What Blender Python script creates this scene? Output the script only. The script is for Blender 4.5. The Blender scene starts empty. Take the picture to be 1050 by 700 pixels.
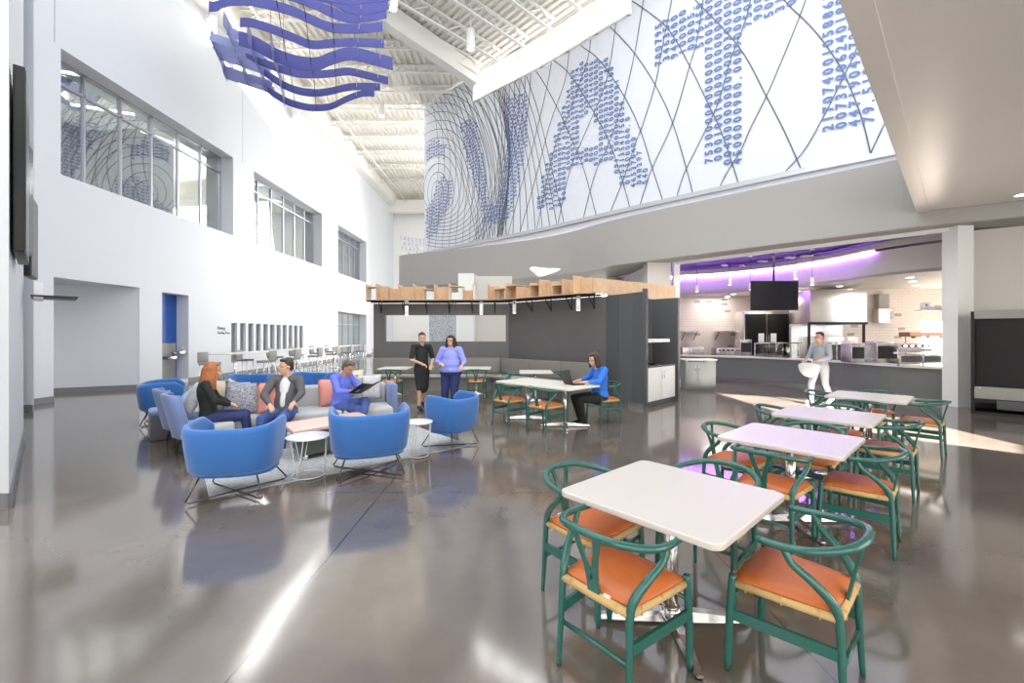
import bpy, bmesh, math, random
from mathutils import Vector, Matrix, Euler
random.seed(7)
S = bpy.context.scene
COL = S.collection
PI = math.pi
# ------------------------------------------------------------------ camera, world, lights
F, VH, H = 444.0, 343.0, 1.64
cam_d = bpy.data.cameras.new('camera'); cam = bpy.data.objects.new('camera', cam_d); COL.objects.link(cam)
cam.location = (0, 0, H); cam.rotation_euler = (PI/2, 0, 0)
cam_d.sensor_width = 36; cam_d.lens = 36*F/1050; cam_d.shift_y = (VH-350)/1050.0
cam_d.clip_start = .05; cam_d.clip_end = 200
S.camera = cam
S.view_settings.view_transform = 'Standard'; S.view_settings.look = 'None'
S.view_settings.gamma = 1; S.view_settings.use_curve_mapping = False
S.view_settings.exposure = 0.5
S.cycles.use_denoising = True
S.cycles.max_bounces = 8; S.cycles.sample_clamp_indirect = 6
w = bpy.data.worlds.new('sky'); S.world = w; w.use_nodes = True
w.node_tree.nodes['Background'].inputs[0].default_value = (.90, .95, 1, 1)
w.node_tree.nodes['Background'].inputs[1].default_value = 2.1
def light(name, kind, loc, rot, energy, color=(1,1,1), **k):
    d = bpy.data.lights.new(name, kind); d.energy = energy; d.color = color
    for a, v in k.items(): setattr(d, a, v)
    o = bpy.data.objects.new(name, d); COL.objects.link(o); o.location = loc; o.rotation_euler = rot
    return o
SUN_DIR = Vector((-.235, .95, -.224)).normalized()
sun = light('sun', 'SUN', (0, -4, 20), SUN_DIR.to_track_quat('-Z', 'Y').to_euler(), 110, (1, .96, .88), angle=.004)
# unseen fill lamps added behind and right of the camera, and far-end daylight
light('entrance_fill', 'AREA', (3, -5.6, 2.3), (PI/2, 0, 0), 430, (1, .97, .93), shape='RECTANGLE', size=13, size_y=3.6)
light('upper_fill', 'AREA', (-2, -5.5, 9), (math.radians(80), 0, 0), 1000, (1, .98, .96), shape='RECTANGLE', size=16, size_y=8)  # added fill for the upper atrium
light('far_daylight', 'AREA', (2, 37, 8.5), (-math.radians(80), 0, math.radians(12)), 4200, (1, 1, 1), shape='RECTANGLE', size=12, size_y=8)
light('east_fill', 'AREA', (13.6, -1, 2.3), (0, math.radians(90), 0), 380, (1, .97, .93), shape='RECTANGLE', size=3.6, size_y=9)  # added fill, brightens the near left wall and the chairs
# ------------------------------------------------------------------ materials
def newmat(name):
    m = bpy.data.materials.new(name); m.use_nodes = True
    return m, m.node_tree, m.node_tree.nodes['Principled BSDF']
def mat(name, col, rough=.5, metal=0., spec=.5, noise=None, bump=0., bscale=60, emit=None, estr=1, coat=0, sheen=0, alpha=1):
    m, t, b = newmat(name)
    b.inputs['Base Color'].default_value = (*col, 1)
    b.inputs['Roughness'].default_value = rough; b.inputs['Metallic'].default_value = metal
    b.inputs['Specular IOR Level'].default_value = spec
    b.inputs['Coat Weight'].default_value = coat; b.inputs['Sheen Weight'].default_value = sheen
    if emit: b.inputs['Emission Color'].default_value = (*emit, 1); b.inputs['Emission Strength'].default_value = estr
    tc = t.nodes.new('ShaderNodeTexCoord')
    if noise:   # (scale, col2, low, high)
        n = t.nodes.new('ShaderNodeTexNoise'); n.inputs['Scale'].default_value = noise[0]; n.inputs['Detail'].default_value = 4
        r = t.nodes.new('ShaderNodeValToRGB'); r.color_ramp.elements[0].position = noise[2]; r.color_ramp.elements[1].position = noise[3]
        r.color_ramp.elements[0].color = (*col, 1); r.color_ramp.elements[1].color = (*noise[1], 1)
        t.links.new(tc.outputs['Object'], n.inputs['Vector']); t.links.new(n.outputs[0], r.inputs[0]); t.links.new(r.outputs[0], b.inputs['Base Color'])
    if bump:
        n = t.nodes.new('ShaderNodeTexNoise'); n.inputs['Scale'].default_value = bscale
        bp = t.nodes.new('ShaderNodeBump'); bp.inputs['Strength'].default_value = bump; bp.inputs['Distance'].default_value = .01
        t.links.new(tc.outputs['Object'], n.inputs['Vector']); t.links.new(n.outputs[0], bp.inputs['Height']); t.links.new(bp.outputs[0], b.inputs['Normal'])
    return m
M = {}
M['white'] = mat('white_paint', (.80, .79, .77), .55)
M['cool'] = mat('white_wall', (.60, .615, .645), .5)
M['mural'] = mat('mural_ground', (.66, .68, .73), .5)
M['ceil'] = mat('eggshell_ceiling', (.64, .61, .56), .32)
M['fascia'] = mat('grey_fascia', (.34, .325, .305), .5)
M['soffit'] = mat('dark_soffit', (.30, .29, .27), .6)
M['deck'] = mat('cream_deck', (.78, .75, .68), .5)
M['steelw'] = mat('cream_steel', (.78, .76, .71), .45)
M['dark'] = mat('charcoal_panel', (.115, .11, .107), .45, noise=(1.2, (.13, .125, .12), .3, .7))
M['darkm'] = mat('charcoal_laminate', (.085, .088, .09), .4)
M['base'] = mat('grey_baseboard', (.17, .17, .175), .5)
M['beige'] = mat('beige_wall', (.62, .59, .54), .6)
M['white2'] = mat('white_trim', (.82, .82, .80), .4)
M['black'] = mat('black_plastic', (.012, .012, .013), .4, spec=.3)
M['screen'] = mat('black_screen', (.012, .012, .013), .3, spec=.2)
M['alu'] = mat('polished_aluminium', (.78, .77, .75), .16, 1.0)
M['steel'] = mat('stainless_steel', (.62, .60, .58), .25, 1.0)
M['chrome'] = mat('chrome', (.8, .8, .8), .12, 1.0)
M['frame'] = mat('window_frame_metal', (.42, .41, .46), .35, .6)
M['top'] = mat('cream_tabletop', (.66, .61, .565), .28)
M['toppale'] = mat('pale_tabletop', (.78, .75, .66), .35)
M['green'] = mat('green_lacquer', (.020, .118, .095), .22, spec=.6)
M['cord'] = mat('tan_paper_cord', (.60, .40, .17), .7)
M['orange'] = mat('orange_leather', (.56, .145, .034), .42, bump=.1, bscale=90)
M['tag'] = mat('white_tag', (.85, .85, .82), .6)
M['blue'] = mat('blue_wool', (.022, .135, .42), .75, sheen=.35, bump=.15, bscale=220)
M['peri'] = mat('periwinkle_wool', (.16, .22, .42), .8, sheen=.3, bump=.15, bscale=200)
M['greyfab'] = mat('grey_wool', (.10, .10, .105), .85, sheen=.2)
M['sofa'] = mat('pale_grey_wool', (.48, .48, .49), .85, sheen=.3, bump=.15, bscale=180)
M['wire'] = mat('dark_wire', (.10, .09, .08), .3, .9)
M['wwire'] = mat('white_wire', (.8, .8, .79), .35)
M['leg'] = mat('dark_wood_leg', (.03, .022, .018), .4)
M['pink'] = mat('pink_laminate', (.80, .56, .50), .4)
M['pinkp'] = mat('pink_pillow', (.72, .30, .25), .8, bump=.2, bscale=8)
M['beigep'] = mat('beige_pillow', (.62, .52, .40), .85, bump=.2, bscale=8)
M['greenbox'] = mat('moss_laminate', (.07, .085, .06), .5)
M['ply'] = mat('plywood', (.66, .46, .29), .5, noise=(6, (.58, .38, .23), .35, .7))
M['bench'] = mat('taupe_vinyl', (.215, .20, .18), .5)
M['benchseat'] = mat('pale_bench_seat', (.42, .41, .38), .5)
M['counterw'] = mat('white_solid_surface', (.68, .66, .62), .3)
M['counterf'] = mat('grey_green_panel', (.15, .155, .15), .5)
M['bluepanel'] = mat('blue_panel', (.015, .085, .36), .5)
M['glow'] = mat('lit_window', (1, 1, 1), .5, emit=(1, 1, 1), estr=2.6)
M['lamp'] = mat('lit_lamp', (1, 1, 1), .5, emit=(1, .96, .88), estr=5)
M['ink'] = mat('mural_line', (.07, .08, .10), .5)
M['digit'] = mat('mural_blue', (.10, .17, .38), .5)
M['pale'] = mat('pale_blue_reflection', (.55, .60, .68), .5)
M['sculpt'] = mat('blue_sheet', (.050, .055, .27), .38, spec=.5)
M['sculpt2'] = mat('pale_blue_sheet', (.26, .28, .52), .38)
M['skin'] = mat('skin', (.62, .36, .25), .5)
M['skin2'] = mat('tan_skin', (.48, .26, .17), .5)
M['lips'] = mat('lips', (.45, .15, .12), .5)
M['eye'] = mat('eye', (.03, .02, .02), .2)
M['copper'] = mat('copper_hood', (.50, .27, .17), .35, .6)
M['stool'] = mat('grey_stool_fabric', (.30, .29, .27), .7)
M['cork'] = mat('kitchen_dark', (.02, .02, .018), .4)
# floor: polished concrete with saw joints
def floor_mat():
    m, t, b = newmat('polished_concrete')
    tc = t.nodes.new('ShaderNodeTexCoord')
    n = t.nodes.new('ShaderNodeTexNoise'); n.inputs['Scale'].default_value = .55; n.inputs['Detail'].default_value = 6; n.inputs['Roughness'].default_value = .6
    r = t.nodes.new('ShaderNodeValToRGB')
    r.color_ramp.elements[0].position = .3; r.color_ramp.elements[0].color = (.115, .092, .078, 1)
    r.color_ramp.elements[1].position = .75; r.color_ramp.elements[1].color = (.20, .168, .143, 1)
    t.links.new(tc.outputs['Object'], n.inputs['Vector']); t.links.new(n.outputs[0], r.inputs[0])
    sx = t.nodes.new('ShaderNodeSeparateXYZ'); t.links.new(tc.outputs['Object'], sx.inputs[0])
    masks = []
    for ax, off in ((0, 1.35), (1, -4.5)):
        a = t.nodes.new('ShaderNodeMath'); a.operation = 'ADD'; a.inputs[1].default_value = off + 2.88*20; t.links.new(sx.outputs[ax], a.inputs[0])
        p = t.nodes.new('ShaderNodeMath'); p.operation = 'PINGPONG'; p.inputs[1].default_value = 1.44; t.links.new(a.outputs[0], p.inputs[0])
        l = t.nodes.new('ShaderNodeMath'); l.operation = 'LESS_THAN'; l.inputs[1].default_value = .005; t.links.new(p.outputs[0], l.inputs[0])
        masks.append(l)
    mx = t.nodes.new('ShaderNodeMath'); mx.operation = 'MAXIMUM'; t.links.new(masks[0].outputs[0], mx.inputs[0]); t.links.new(masks[1].outputs[0], mx.inputs[1])
    mix = t.nodes.new('ShaderNodeMixRGB'); mix.inputs[2].default_value = (.03, .027, .025, 1)
    t.links.new(mx.outputs[0], mix.inputs[0]); t.links.new(r.outputs[0], mix.inputs[1]); t.links.new(mix.outputs[0], b.inputs['Base Color'])
    n2 = t.nodes.new('ShaderNodeTexNoise'); n2.inputs['Scale'].default_value = 1.5; n2.inputs['Detail'].default_value = 3
    mr = t.nodes.new('ShaderNodeMapRange'); mr.inputs[3].default_value = .07; mr.inputs[4].default_value = .14
    t.links.new(tc.outputs['Object'], n2.inputs['Vector']); t.links.new(n2.outputs[0], mr.inputs[0]); t.links.new(mr.outputs[0], b.inputs['Roughness'])
    b.inputs['IOR'].default_value = 2.5
    return m
M['floor'] = floor_mat()
def glass_mat(name='glass_pane', refl=.4, tint=(.80, .86, .86)):
    m = bpy.data.materials.new(name); m.use_nodes = True; t = m.node_tree
    for n in list(t.nodes):
        if n.type != 'OUTPUT_MATERIAL': t.nodes.remove(n)
    out = [n for n in t.nodes if n.type == 'OUTPUT_MATERIAL'][0]
    g = t.nodes.new('ShaderNodeBsdfGlossy'); g.inputs['Roughness'].default_value = .02; g.inputs['Color'].default_value = (.9, .93, .95, 1)
    tr = t.nodes.new('ShaderNodeBsdfTransparent'); tr.inputs['Color'].default_value = (*tint, 1)
    mx = t.nodes.new('ShaderNodeMixShader'); mx.inputs[0].default_value = refl
    t.links.new(tr.outputs[0], mx.inputs[1]); t.links.new(g.outputs[0], mx.inputs[2]); t.links.new(mx.outputs[0], out.inputs[0])
    return m
M['glass'] = glass_mat()
M['clear'] = glass_mat('clear_glass', .08, (.95, .97, .96))
def tile_mat():
    m, t, b = newmat('kitchen_tile')
    tc = t.nodes.new('ShaderNodeTexCoord')
    sx = t.nodes.new('ShaderNodeSeparateXYZ'); t.links.new(tc.outputs['Object'], sx.inputs[0])
    ad = t.nodes.new('ShaderNodeMath'); ad.operation = 'SUBTRACT'; t.links.new(sx.outputs[0], ad.inputs[0]); t.links.new(sx.outputs[1], ad.inputs[1])
    cx = t.nodes.new('ShaderNodeCombineXYZ'); t.links.new(ad.outputs[0], cx.inputs[0]); t.links.new(sx.outputs[2], cx.inputs[1])
    br = t.nodes.new('ShaderNodeTexBrick'); br.inputs['Scale'].default_value = 1
    br.inputs['Brick Width'].default_value = .26; br.inputs['Row Height'].default_value = .10; br.inputs['Mortar Size'].default_value = .004
    br.inputs['Color1'].default_value = (0, 0, 0, 1); br.inputs['Color2'].default_value = (1, 1, 1, 1); br.inputs['Mortar'].default_value = (.5, .5, .5, 1)
    t.links.new(cx.outputs[0], br.inputs['Vector'])
    gt = t.nodes.new('ShaderNodeMath'); gt.operation = 'GREATER_THAN'; gt.inputs[1].default_value = .955; t.links.new(br.outputs['Color'], gt.inputs[0])
    m1 = t.nodes.new('ShaderNodeMixRGB'); m1.inputs[1].default_value = (.62, .56, .51, 1); m1.inputs[2].default_value = (.30, .26, .24, 1)
    t.links.new(gt.outputs[0], m1.inputs[0])
    m2 = t.nodes.new('ShaderNodeMixRGB'); m2.inputs[2].default_value = (.42, .38, .35, 1); t.links.new(br.outputs['Fac'], m2.inputs[0]); t.links.new(m1.outputs[0], m2.inputs[1])
    t.links.new(m2.outputs[0], b.inputs['Base Color']); b.inputs['Roughness'].default_value = .35
    return m
M['tile'] = tile_mat()
def speck_mat(name, base, ink, scale, th):
    m, t, b = newmat(name)
    tc = t.nodes.new('ShaderNodeTexCoord'); v = t.nodes.new('ShaderNodeTexVoronoi'); v.feature = 'DISTANCE_TO_EDGE'; v.inputs['Scale'].default_value = scale
    n = t.nodes.new('ShaderNodeTexNoise'); n.inputs['Scale'].default_value = scale*.8
    mx = t.nodes.new('ShaderNodeVectorMath'); mx.operation = 'ADD'
    t.links.new(tc.outputs['Object'], mx.inputs[0]); t.links.new(n.outputs['Color'], mx.inputs[1]); t.links.new(mx.outputs[0], v.inputs['Vector'])
    r = t.nodes.new('ShaderNodeValToRGB'); r.color_ramp.elements[0].position = th; r.color_ramp.elements[1].position = th+.05
    r.color_ramp.elements[0].color = (*ink, 1); r.color_ramp.elements[1].color = (*base, 1)
    t.links.new(v.outputs[0], r.inputs[0]); t.links.new(r.outputs[0], b.inputs['Base Color']); b.inputs['Roughness'].default_value = .85
    return m
M['pattern'] = speck_mat('patterned_pillow', (.60, .58, .54), (.13, .15, .22), 10, .13)
M['bluepat'] = speck_mat('light_blue_pillow', (.62, .70, .80), (.14, .30, .60), 9, .06)
M['whitepat'] = speck_mat('white_pattern_pillow', (.68, .67, .65), (.38, .38, .42), 9, .08)
M['rug'] = speck_mat('patterned_rug', (.46, .455, .44), (.33, .35, .37), 9, .05)
# ------------------------------------------------------------------ mesh helpers
class MB:
    def __init__(s): s.bm = bmesh.new()
    def _add(s, vs, fs, smooth=False, m=None):
        bv = [s.bm.verts.new((m @ Vector(v)) if m else v) for v in vs]
        for f in fs:
            try:
                q = s.bm.faces.new([bv[i] for i in f]); q.smooth = smooth
            except ValueError: pass
        return bv
    def box(s, c, d, rz=0, bev=0, m=None):
        x, y, z = d[0]/2, d[1]/2, d[2]/2
        t = Matrix.Translation(c) @ Matrix.Rotation(rz, 4, 'Z')
        if m: t = m @ t
        if not bev:
            s._add([(-x,-y,-z),(x,-y,-z),(x,y,-z),(-x,y,-z),(-x,-y,z),(x,-y,z),(x,y,z),(-x,y,z)],
                   [(0,3,2,1),(4,5,6,7),(0,1,5,4),(1,2,6,5),(2,3,7,6),(3,0,4,7)], m=t)
        else:
            b = bmesh.new(); bmesh.ops.create_cube(b, size=1); bmesh.ops.scale(b, vec=d, verts=b.verts)
            bmesh.ops.bevel(b, geom=b.edges[:], offset=bev, segments=3, profile=.5, affect='EDGES')
            b.verts.index_update()
            s._add([v.co.copy() for v in b.verts], [[v.index for v in f.verts] for f in b.faces], True, t); b.free()
        return s
    def beam(s, a, b, wd, ht, up=(0,0,1)):
        a, b = Vector(a), Vector(b); d = b-a; L = d.length; d.normalize()
        x = d.cross(Vector(up)).normalized(); z = x.cross(d)
        m = Matrix((( x[0], d[0], z[0], (a[0]+b[0])/2),( x[1], d[1], z[1], (a[1]+b[1])/2),( x[2], d[2], z[2], (a[2]+b[2])/2),(0,0,0,1)))
        return s.box((0,0,0), (wd, L, ht), m=m)
    def tube(s, pts, r, n=8, closed=False, caps=True, flat=1.0):
        pts = [Vector(p) for p in pts]; N = len(pts)
        if not hasattr(r, '__len__'): r = [r]*N
        vs = []; ref = None
        for i, p in enumerate(pts):
            if closed: d = pts[(i+1) % N]-pts[i-1]
            else: d = pts[min(i+1, N-1)]-pts[max(i-1, 0)]
            d.normalize()
            if ref is None:
                ref = Vector((0,0,1)) if abs(d.z) < .9 else Vector((1,0,0))
            x = (ref - d*ref.dot(d)).normalized(); ref = x; y = d.cross(x)
            for k in range(n):
                a = 2*PI*k/n; vs.append(p + (x*math.cos(a) + y*math.sin(a)*flat)*r[i])
        fs = []
        for i in range(N if closed else N-1):
            j = (i+1) % N
            for k in range(n): fs.append((i*n+k, i*n+(k+1) % n, j*n+(k+1) % n, j*n+k))
        if caps and not closed: fs += [tuple(range(n))[::-1], tuple(range((N-1)*n, N*n))]
        s._add(vs, fs, True); return s
    def lathe(s, prof, c=(0,0,0), n=24, smooth=True, m=None):
        vs = []
        for r, z in prof:
            for k in range(n): a = 2*PI*k/n; vs.append((c[0]+r*math.cos(a), c[1]+r*math.sin(a), c[2]+z))
        fs = []
        for i in range(len(prof)-1):
            for k in range(n): fs.append((i*n+k, i*n+(k+1) % n, (i+1)*n+(k+1) % n, (i+1)*n+k))
        fs += [tuple(range(n))[::-1], tuple(range((len(prof)-1)*n, len(prof)*n))]
        s._add(vs, fs, smooth, m); return s
    def prism(s, poly, z0, z1, m=None, smooth=False):
        n = len(poly)
        vs = [(x, y, z0) for x, y in poly]+[(x, y, z1) for x, y in poly]
        fs = [tuple(range(n))[::-1], tuple(range(n, 2*n))]+[(i, (i+1) % n, n+(i+1) % n, n+i) for i in range(n)]
        s._add(vs, fs, smooth, m); return s
    def ell(s, c, r, m=None, n=16, k=10):
        vs = [(c[0], c[1], c[2]-r[2])]
        for i in range(1, k):
            t = -PI/2+PI*i/k
            for j in range(n):
                a = 2*PI*j/n; vs.append((c[0]+r[0]*math.cos(t)*math.cos(a), c[1]+r[1]*math.cos(t)*math.sin(a), c[2]+r[2]*math.sin(t)))
        vs.append((c[0], c[1], c[2]+r[2])); fs = []
        for j in range(n): fs.append((0, 1+(j+1) % n, 1+j))
        for i in range(k-2):
            for j in range(n): fs.append((1+i*n+j, 1+i*n+(j+1) % n, 1+(i+1)*n+(j+1) % n, 1+(i+1)*n+j))
        L = len(vs)-1
        for j in range(n): fs.append((L, 1+(k-2)*n+j, 1+(k-2)*n+(j+1) % n))
        s._add(vs, fs, True, m); return s
    def cap(s, a, b, ra, rb, n=12):
        a, b = Vector(a), Vector(b); d = (b-a); L = max(d.length, 1e-5); d.normalize()
        pts = []; rr = []
        for t in (-1, -.8, -.5, 0): pts.append(a+d*ra*t); rr.append(ra*math.sqrt(max(0, 1-t*t))+1e-4)
        for t in (0, .5, .8, 1): pts.append(b+d*rb*t); rr.append(rb*math.sqrt(max(0, 1-t*t))+1e-4)
        return s.tube(pts, rr, n)
    def sheet(s, path, z0, z1, th):   # vertical curved wall along an open path, thickness th to its left
        n = len(path); vs = []; fs = []
        for i, p in enumerate(path):
            a = Vector(path[max(i-1, 0)]); b = Vector(path[min(i+1, n-1)]); d = (b-a).normalized(); q = (p[0]-d.y*th, p[1]+d.x*th)
            vs += [(p[0], p[1], z0), (p[0], p[1], z1), (q[0], q[1], z1), (q[0], q[1], z0)]
        for i in range(n-1):
            for k in range(4): fs.append((4*i+k, 4*i+(k+1) % 4, 4*i+4+(k+1) % 4, 4*i+4+k))
        fs += [(0, 3, 2, 1), (4*n-4, 4*n-3, 4*n-2, 4*n-1)]
        s._add(vs, fs, False); return s
    def obj(s, name, material, parent=None, loc=None, rz=0, recalc=True):
        if recalc: bmesh.ops.recalc_face_normals(s.bm, faces=s.bm.faces[:])
        me = bpy.data.meshes.new(name); s.bm.to_mesh(me); s.bm.free()
        me.materials.append(M[material] if isinstance(material, str) else material)
        o = bpy.data.objects.new(name, me); COL.objects.link(o)
        if parent: o.parent = parent
        if loc is not None: o.location = loc; o.rotation_euler[2] = rz
        return o
def thing(name, label, cat, loc=(0,0,0), rz=0, group=None):
    o = bpy.data.objects.new(name, None); COL.objects.link(o); o.location = loc; o.rotation_euler[2] = rz
    o.empty_display_size = .1
    return tag(o, label, cat, group)
def tag(o, label, cat, group=None):
    o['label'] = label; o['category'] = cat
    if group: o['group'] = group
    return o
def struct(name, mb, m, parent=None):
    o = mb.obj(name, m, parent)
    if not parent: o['kind'] = 'structure'
    return o
def dup(root, loc, rz, label=None, group=None):
    r = root.copy(); COL.objects.link(r); r.location = loc; r.rotation_euler[2] = rz
    if label: r['label'] = label
    if group: r['group'] = group
    def rec(o, n):
        for ch in list(o.children):
            if ch == n: continue
            c = ch.copy(); COL.objects.link(c); c.parent = n; rec(ch, c)
    rec(root, r)
    return r
def at(u, v, z=0.):
    Y = (z-H)*F/(VH-v); return Vector(((u-525)/F*Y, Y, z))
def smoothpath(p, k=4):
    out = []; n = len(p)
    for i in range(n-1):
        p0, p1, p2, p3 = [Vector(p[max(0, min(n-1, i+j))]) for j in (-1, 0, 1, 2)]
        for q in range(k):
            t = q/k
            out.append(.5*((2*p1)+(-p0+p2)*t+(2*p0-5*p1+4*p2-p3)*t*t+(-p0+3*p1-3*p2+p3)*t**3))
    out.append(Vector(p[-1])); return out
# ------------------------------------------------------------------ room shell
WX = -11.2
struct('floor', MB().box((1, 17, -.1), (40, 50, .2)), 'floor')
def holes_wall(name, x, ymin, ymax, z0, z1, th, holes, m):
    ys = sorted({ymin, ymax, *[h[0] for h in holes], *[h[1] for h in holes]}); zs = sorted({z0, z1, *[h[2] for h in holes], *[h[3] for h in holes]})
    b = MB()
    for i in range(len(ys)-1):
        run = None
        for j in range(len(zs)-1):
            cy, cz = (ys[i]+ys[i+1])/2, (zs[j]+zs[j+1])/2
            inh = any(h[0] < cy < h[1] and h[2] < cz < h[3] for h in holes)
            if not inh: b.box((x-th/2, cy, cz), (th, ys[i+1]-ys[i], zs[j+1]-zs[j]))
    return struct(name, b, m)
WIN = [(10.75, 17.4, 5.62, 8.75), (18.8, 25.55, 5.62, 8.75), (27.85, 33.3, 5.62, 8.75)]
NICHE = (10.58, 13.02, 0, 3.05); FOUNT = (13.86, 15.0, .12, 3.0)
FDOOR = (27.85, 33.3, 0, 3.15)
slots = [(17.27+.555*i, 17.27+.555*i+.38, .82 if i else .5, 2.12) for i in range(11)]
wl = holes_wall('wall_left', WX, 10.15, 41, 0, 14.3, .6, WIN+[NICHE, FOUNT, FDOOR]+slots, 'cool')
b = MB()
for y0, y1 in ((10.15, 10.58), (13.02, 13.86), (15.0, 27.85), (33.3, 41)): b.box((WX+.008, (y0+y1)/2, .07), (.016, y1-y0, .14))
struct('baseboard_left', b, 'base')
b = MB()
for y in (10.6, 18.0, 26.0): b.box((WX+.001, y, 11.5), (.004, .012, 5.4))
struct('trim_1', b, 'base')
# angled back of the niche, and back of fountain niche
b = MB(); b.sheet([(-11.24, 13.03), (-12.85, 12.14), (-15.2, 10.3)], 0, 3.3, -.1); b.box((-12.9, 11.8, 3.15), (2.4, 2.9, .18)); struct('wall_niche', b, 'cool')
b = MB(); b.beam((-11.25, 13.01, .07), (-12.84, 12.13, .07), .03, .14); struct('baseboard_niche', b, 'base')
struct('wall_fountain', MB().box((WX-.47, 14.43, 1.5), (.1, 1.3, 3.2)), 'bluepanel')
# slots: grey glass behind
sw = thing('window_5', '', ''); 
for k in ('label', 'category'): del sw[k]
sw['kind'] = 'structure'
M['slotglass'] = mat('grey_slot_glass', (.30, .30, .29), .35)
for s_ in slots:
    f = MB()
    yc = (s_[0]+s_[1])/2; zc = (s_[2]+s_[3])/2; hy = s_[1]-s_[0]; hz = s_[3]-s_[2]
    for y in (s_[0]+.012, s_[1]-.012): f.box((WX-.12, y, zc), (.05, .024, hz))
    for z in (s_[2]+.012, s_[3]-.012): f.box((WX-.12, yc, z), (.05, hy, .024))
    fr = f.obj('slot_frame', 'frame', sw)
    MB().box((WX-.15, yc, zc), (.02, hy, hz)).obj('slot_pane', 'slotglass', sw)
# W0: forty-five degree mass on the left with screens
W0 = [(-4.73, 4.07), (-7.75, 6.87)]
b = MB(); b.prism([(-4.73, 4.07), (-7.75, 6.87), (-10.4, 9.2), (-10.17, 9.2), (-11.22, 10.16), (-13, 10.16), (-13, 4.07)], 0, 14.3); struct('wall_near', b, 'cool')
b = MB(); b.beam((-4.74, 4.085, .075), (-7.75, 6.875, .075), .03, .15); b.box((-6.5, 4.062, .075), (3.55, .016, .15)); b.box((-10.285, 9.192, .075), (.24, .016, .15)); struct('baseboard_near', b, 'base')
# upper windows in the left wall, rooms behind them
def window(n, y0, y1, z0, z1, lites, transom, depth=.55, door=False):
    w_ = bpy.data.objects.new('window_%d' % n, None); COL.objects.link(w_); w_['kind'] = 'structure'; w_.empty_display_size = .1
    X = WX-depth; t = .055; f = MB(); yc = (y0+y1)/2
    f.box((X, yc, z1-t/2), (.1, y1-y0, t)); f.box((X, yc, z0+t/2), (.1, y1-y0, t))
    if transom: f.box((X, yc, transom), (.1, y1-y0, t))
    for i in range(lites+1):
        y = y0+(y1-y0)*i/lites; f.box((X, min(max(y, y0+t/2), y1-t/2), (z0+z1)/2), (.1, t, z1-z0))
    f.obj('window_frame', 'frame', w_)
    for i in range(lites):
        ya = y0+(y1-y0)*i/lites; yb = y0+(y1-y0)*(i+1)/lites
        MB().box((X, (ya+yb)/2, (z0+z1)/2), (.012, yb-ya-.02, z1-z0-.02)).obj('pane', 'glass', w_)
    return w_
for i, (y0, y1, z0, z1) in enumerate(WIN):
    window(i+1, y0, y1, z0, z1, (6, 6, 5)[i], 8.15)
window(4, *FDOOR[:2], 0.0, 3.15, 5, 2.35)
M['room'] = mat('room_beige', (.40, .37, .31), .7)
b = MB(); zf = 5.0
b.box((-14.2, 22, zf-.05), (4.8, 24, .1)); b.box((-14.2, 22, 9.25), (4.8, 24, .1)); b.box((-16.6, 22, 7.1), (.1, 24, 4.4))
for y in (10.2, 18.1, 26.7, 34): b.box((-14.2, y, 7.1), (4.8, .12, 4.4))
struct('wall_upper_rooms', b, 'room')
b = MB(); b.box((-13.4, 30.5, -.04), (3.4, 7, .08)); b.box((-15, 30.5, 1.7), (.1, 7, 3.5)); b.box((-13.4, 27.2, 1.7), (3.3, .1, 3.5)); b.box((-13.4, 33.9, 1.7), (3.3, .1, 3.5)); b.box((-13.4, 30.5, 3.4), (3.4, 7, .1)); struct('wall_lower_room', b, 'white')
for (x, y, l, r) in ((-13, 12, 1.6, .4), (-13.4, 14.2, 1.6, .4), (-13.2, 16.3, 1.3, 1.2), (-13, 21, 1.6, .5), (-13.2, 23.6, 1.5, 1.0), (-13, 30, 1.4, .5)):
    MB_ = MB().box((0, 0, .02), (l, .07, .06)); o = MB_.obj('linear_lamp', 'lamp', None, (x, y, 9.0), r)
    tag(o, 'slim lit linear ceiling lamp seen through the upper windows', 'lamp', 'linear lamps in the upstairs rooms')
light('upstairs_light', 'AREA', (-14, 14.3, 9.1), (0, 0, 0), 80, (1, .95, .85), size=3)
light('upstairs_light', 'AREA', (-14, 22, 9.1), (0, 0, 0), 80, (1, .95, .85), size=3)
light('downstairs_light', 'AREA', (-13.4, 30.5, 3.3), (0, 0, 0), 90, (1, 1, 1), size=2.5)
# far end wall with painted mural reflection, lit
b = MB(); b.box((0, 41, 7.1), (24, .3, 14.4)); struct('wall_far', b, 'white2')
b = MB(); b.box((-6, 39.5, 13.3), (10.5, .5, 1.1)); struct('trim_2', b, 'steelw')
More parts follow.
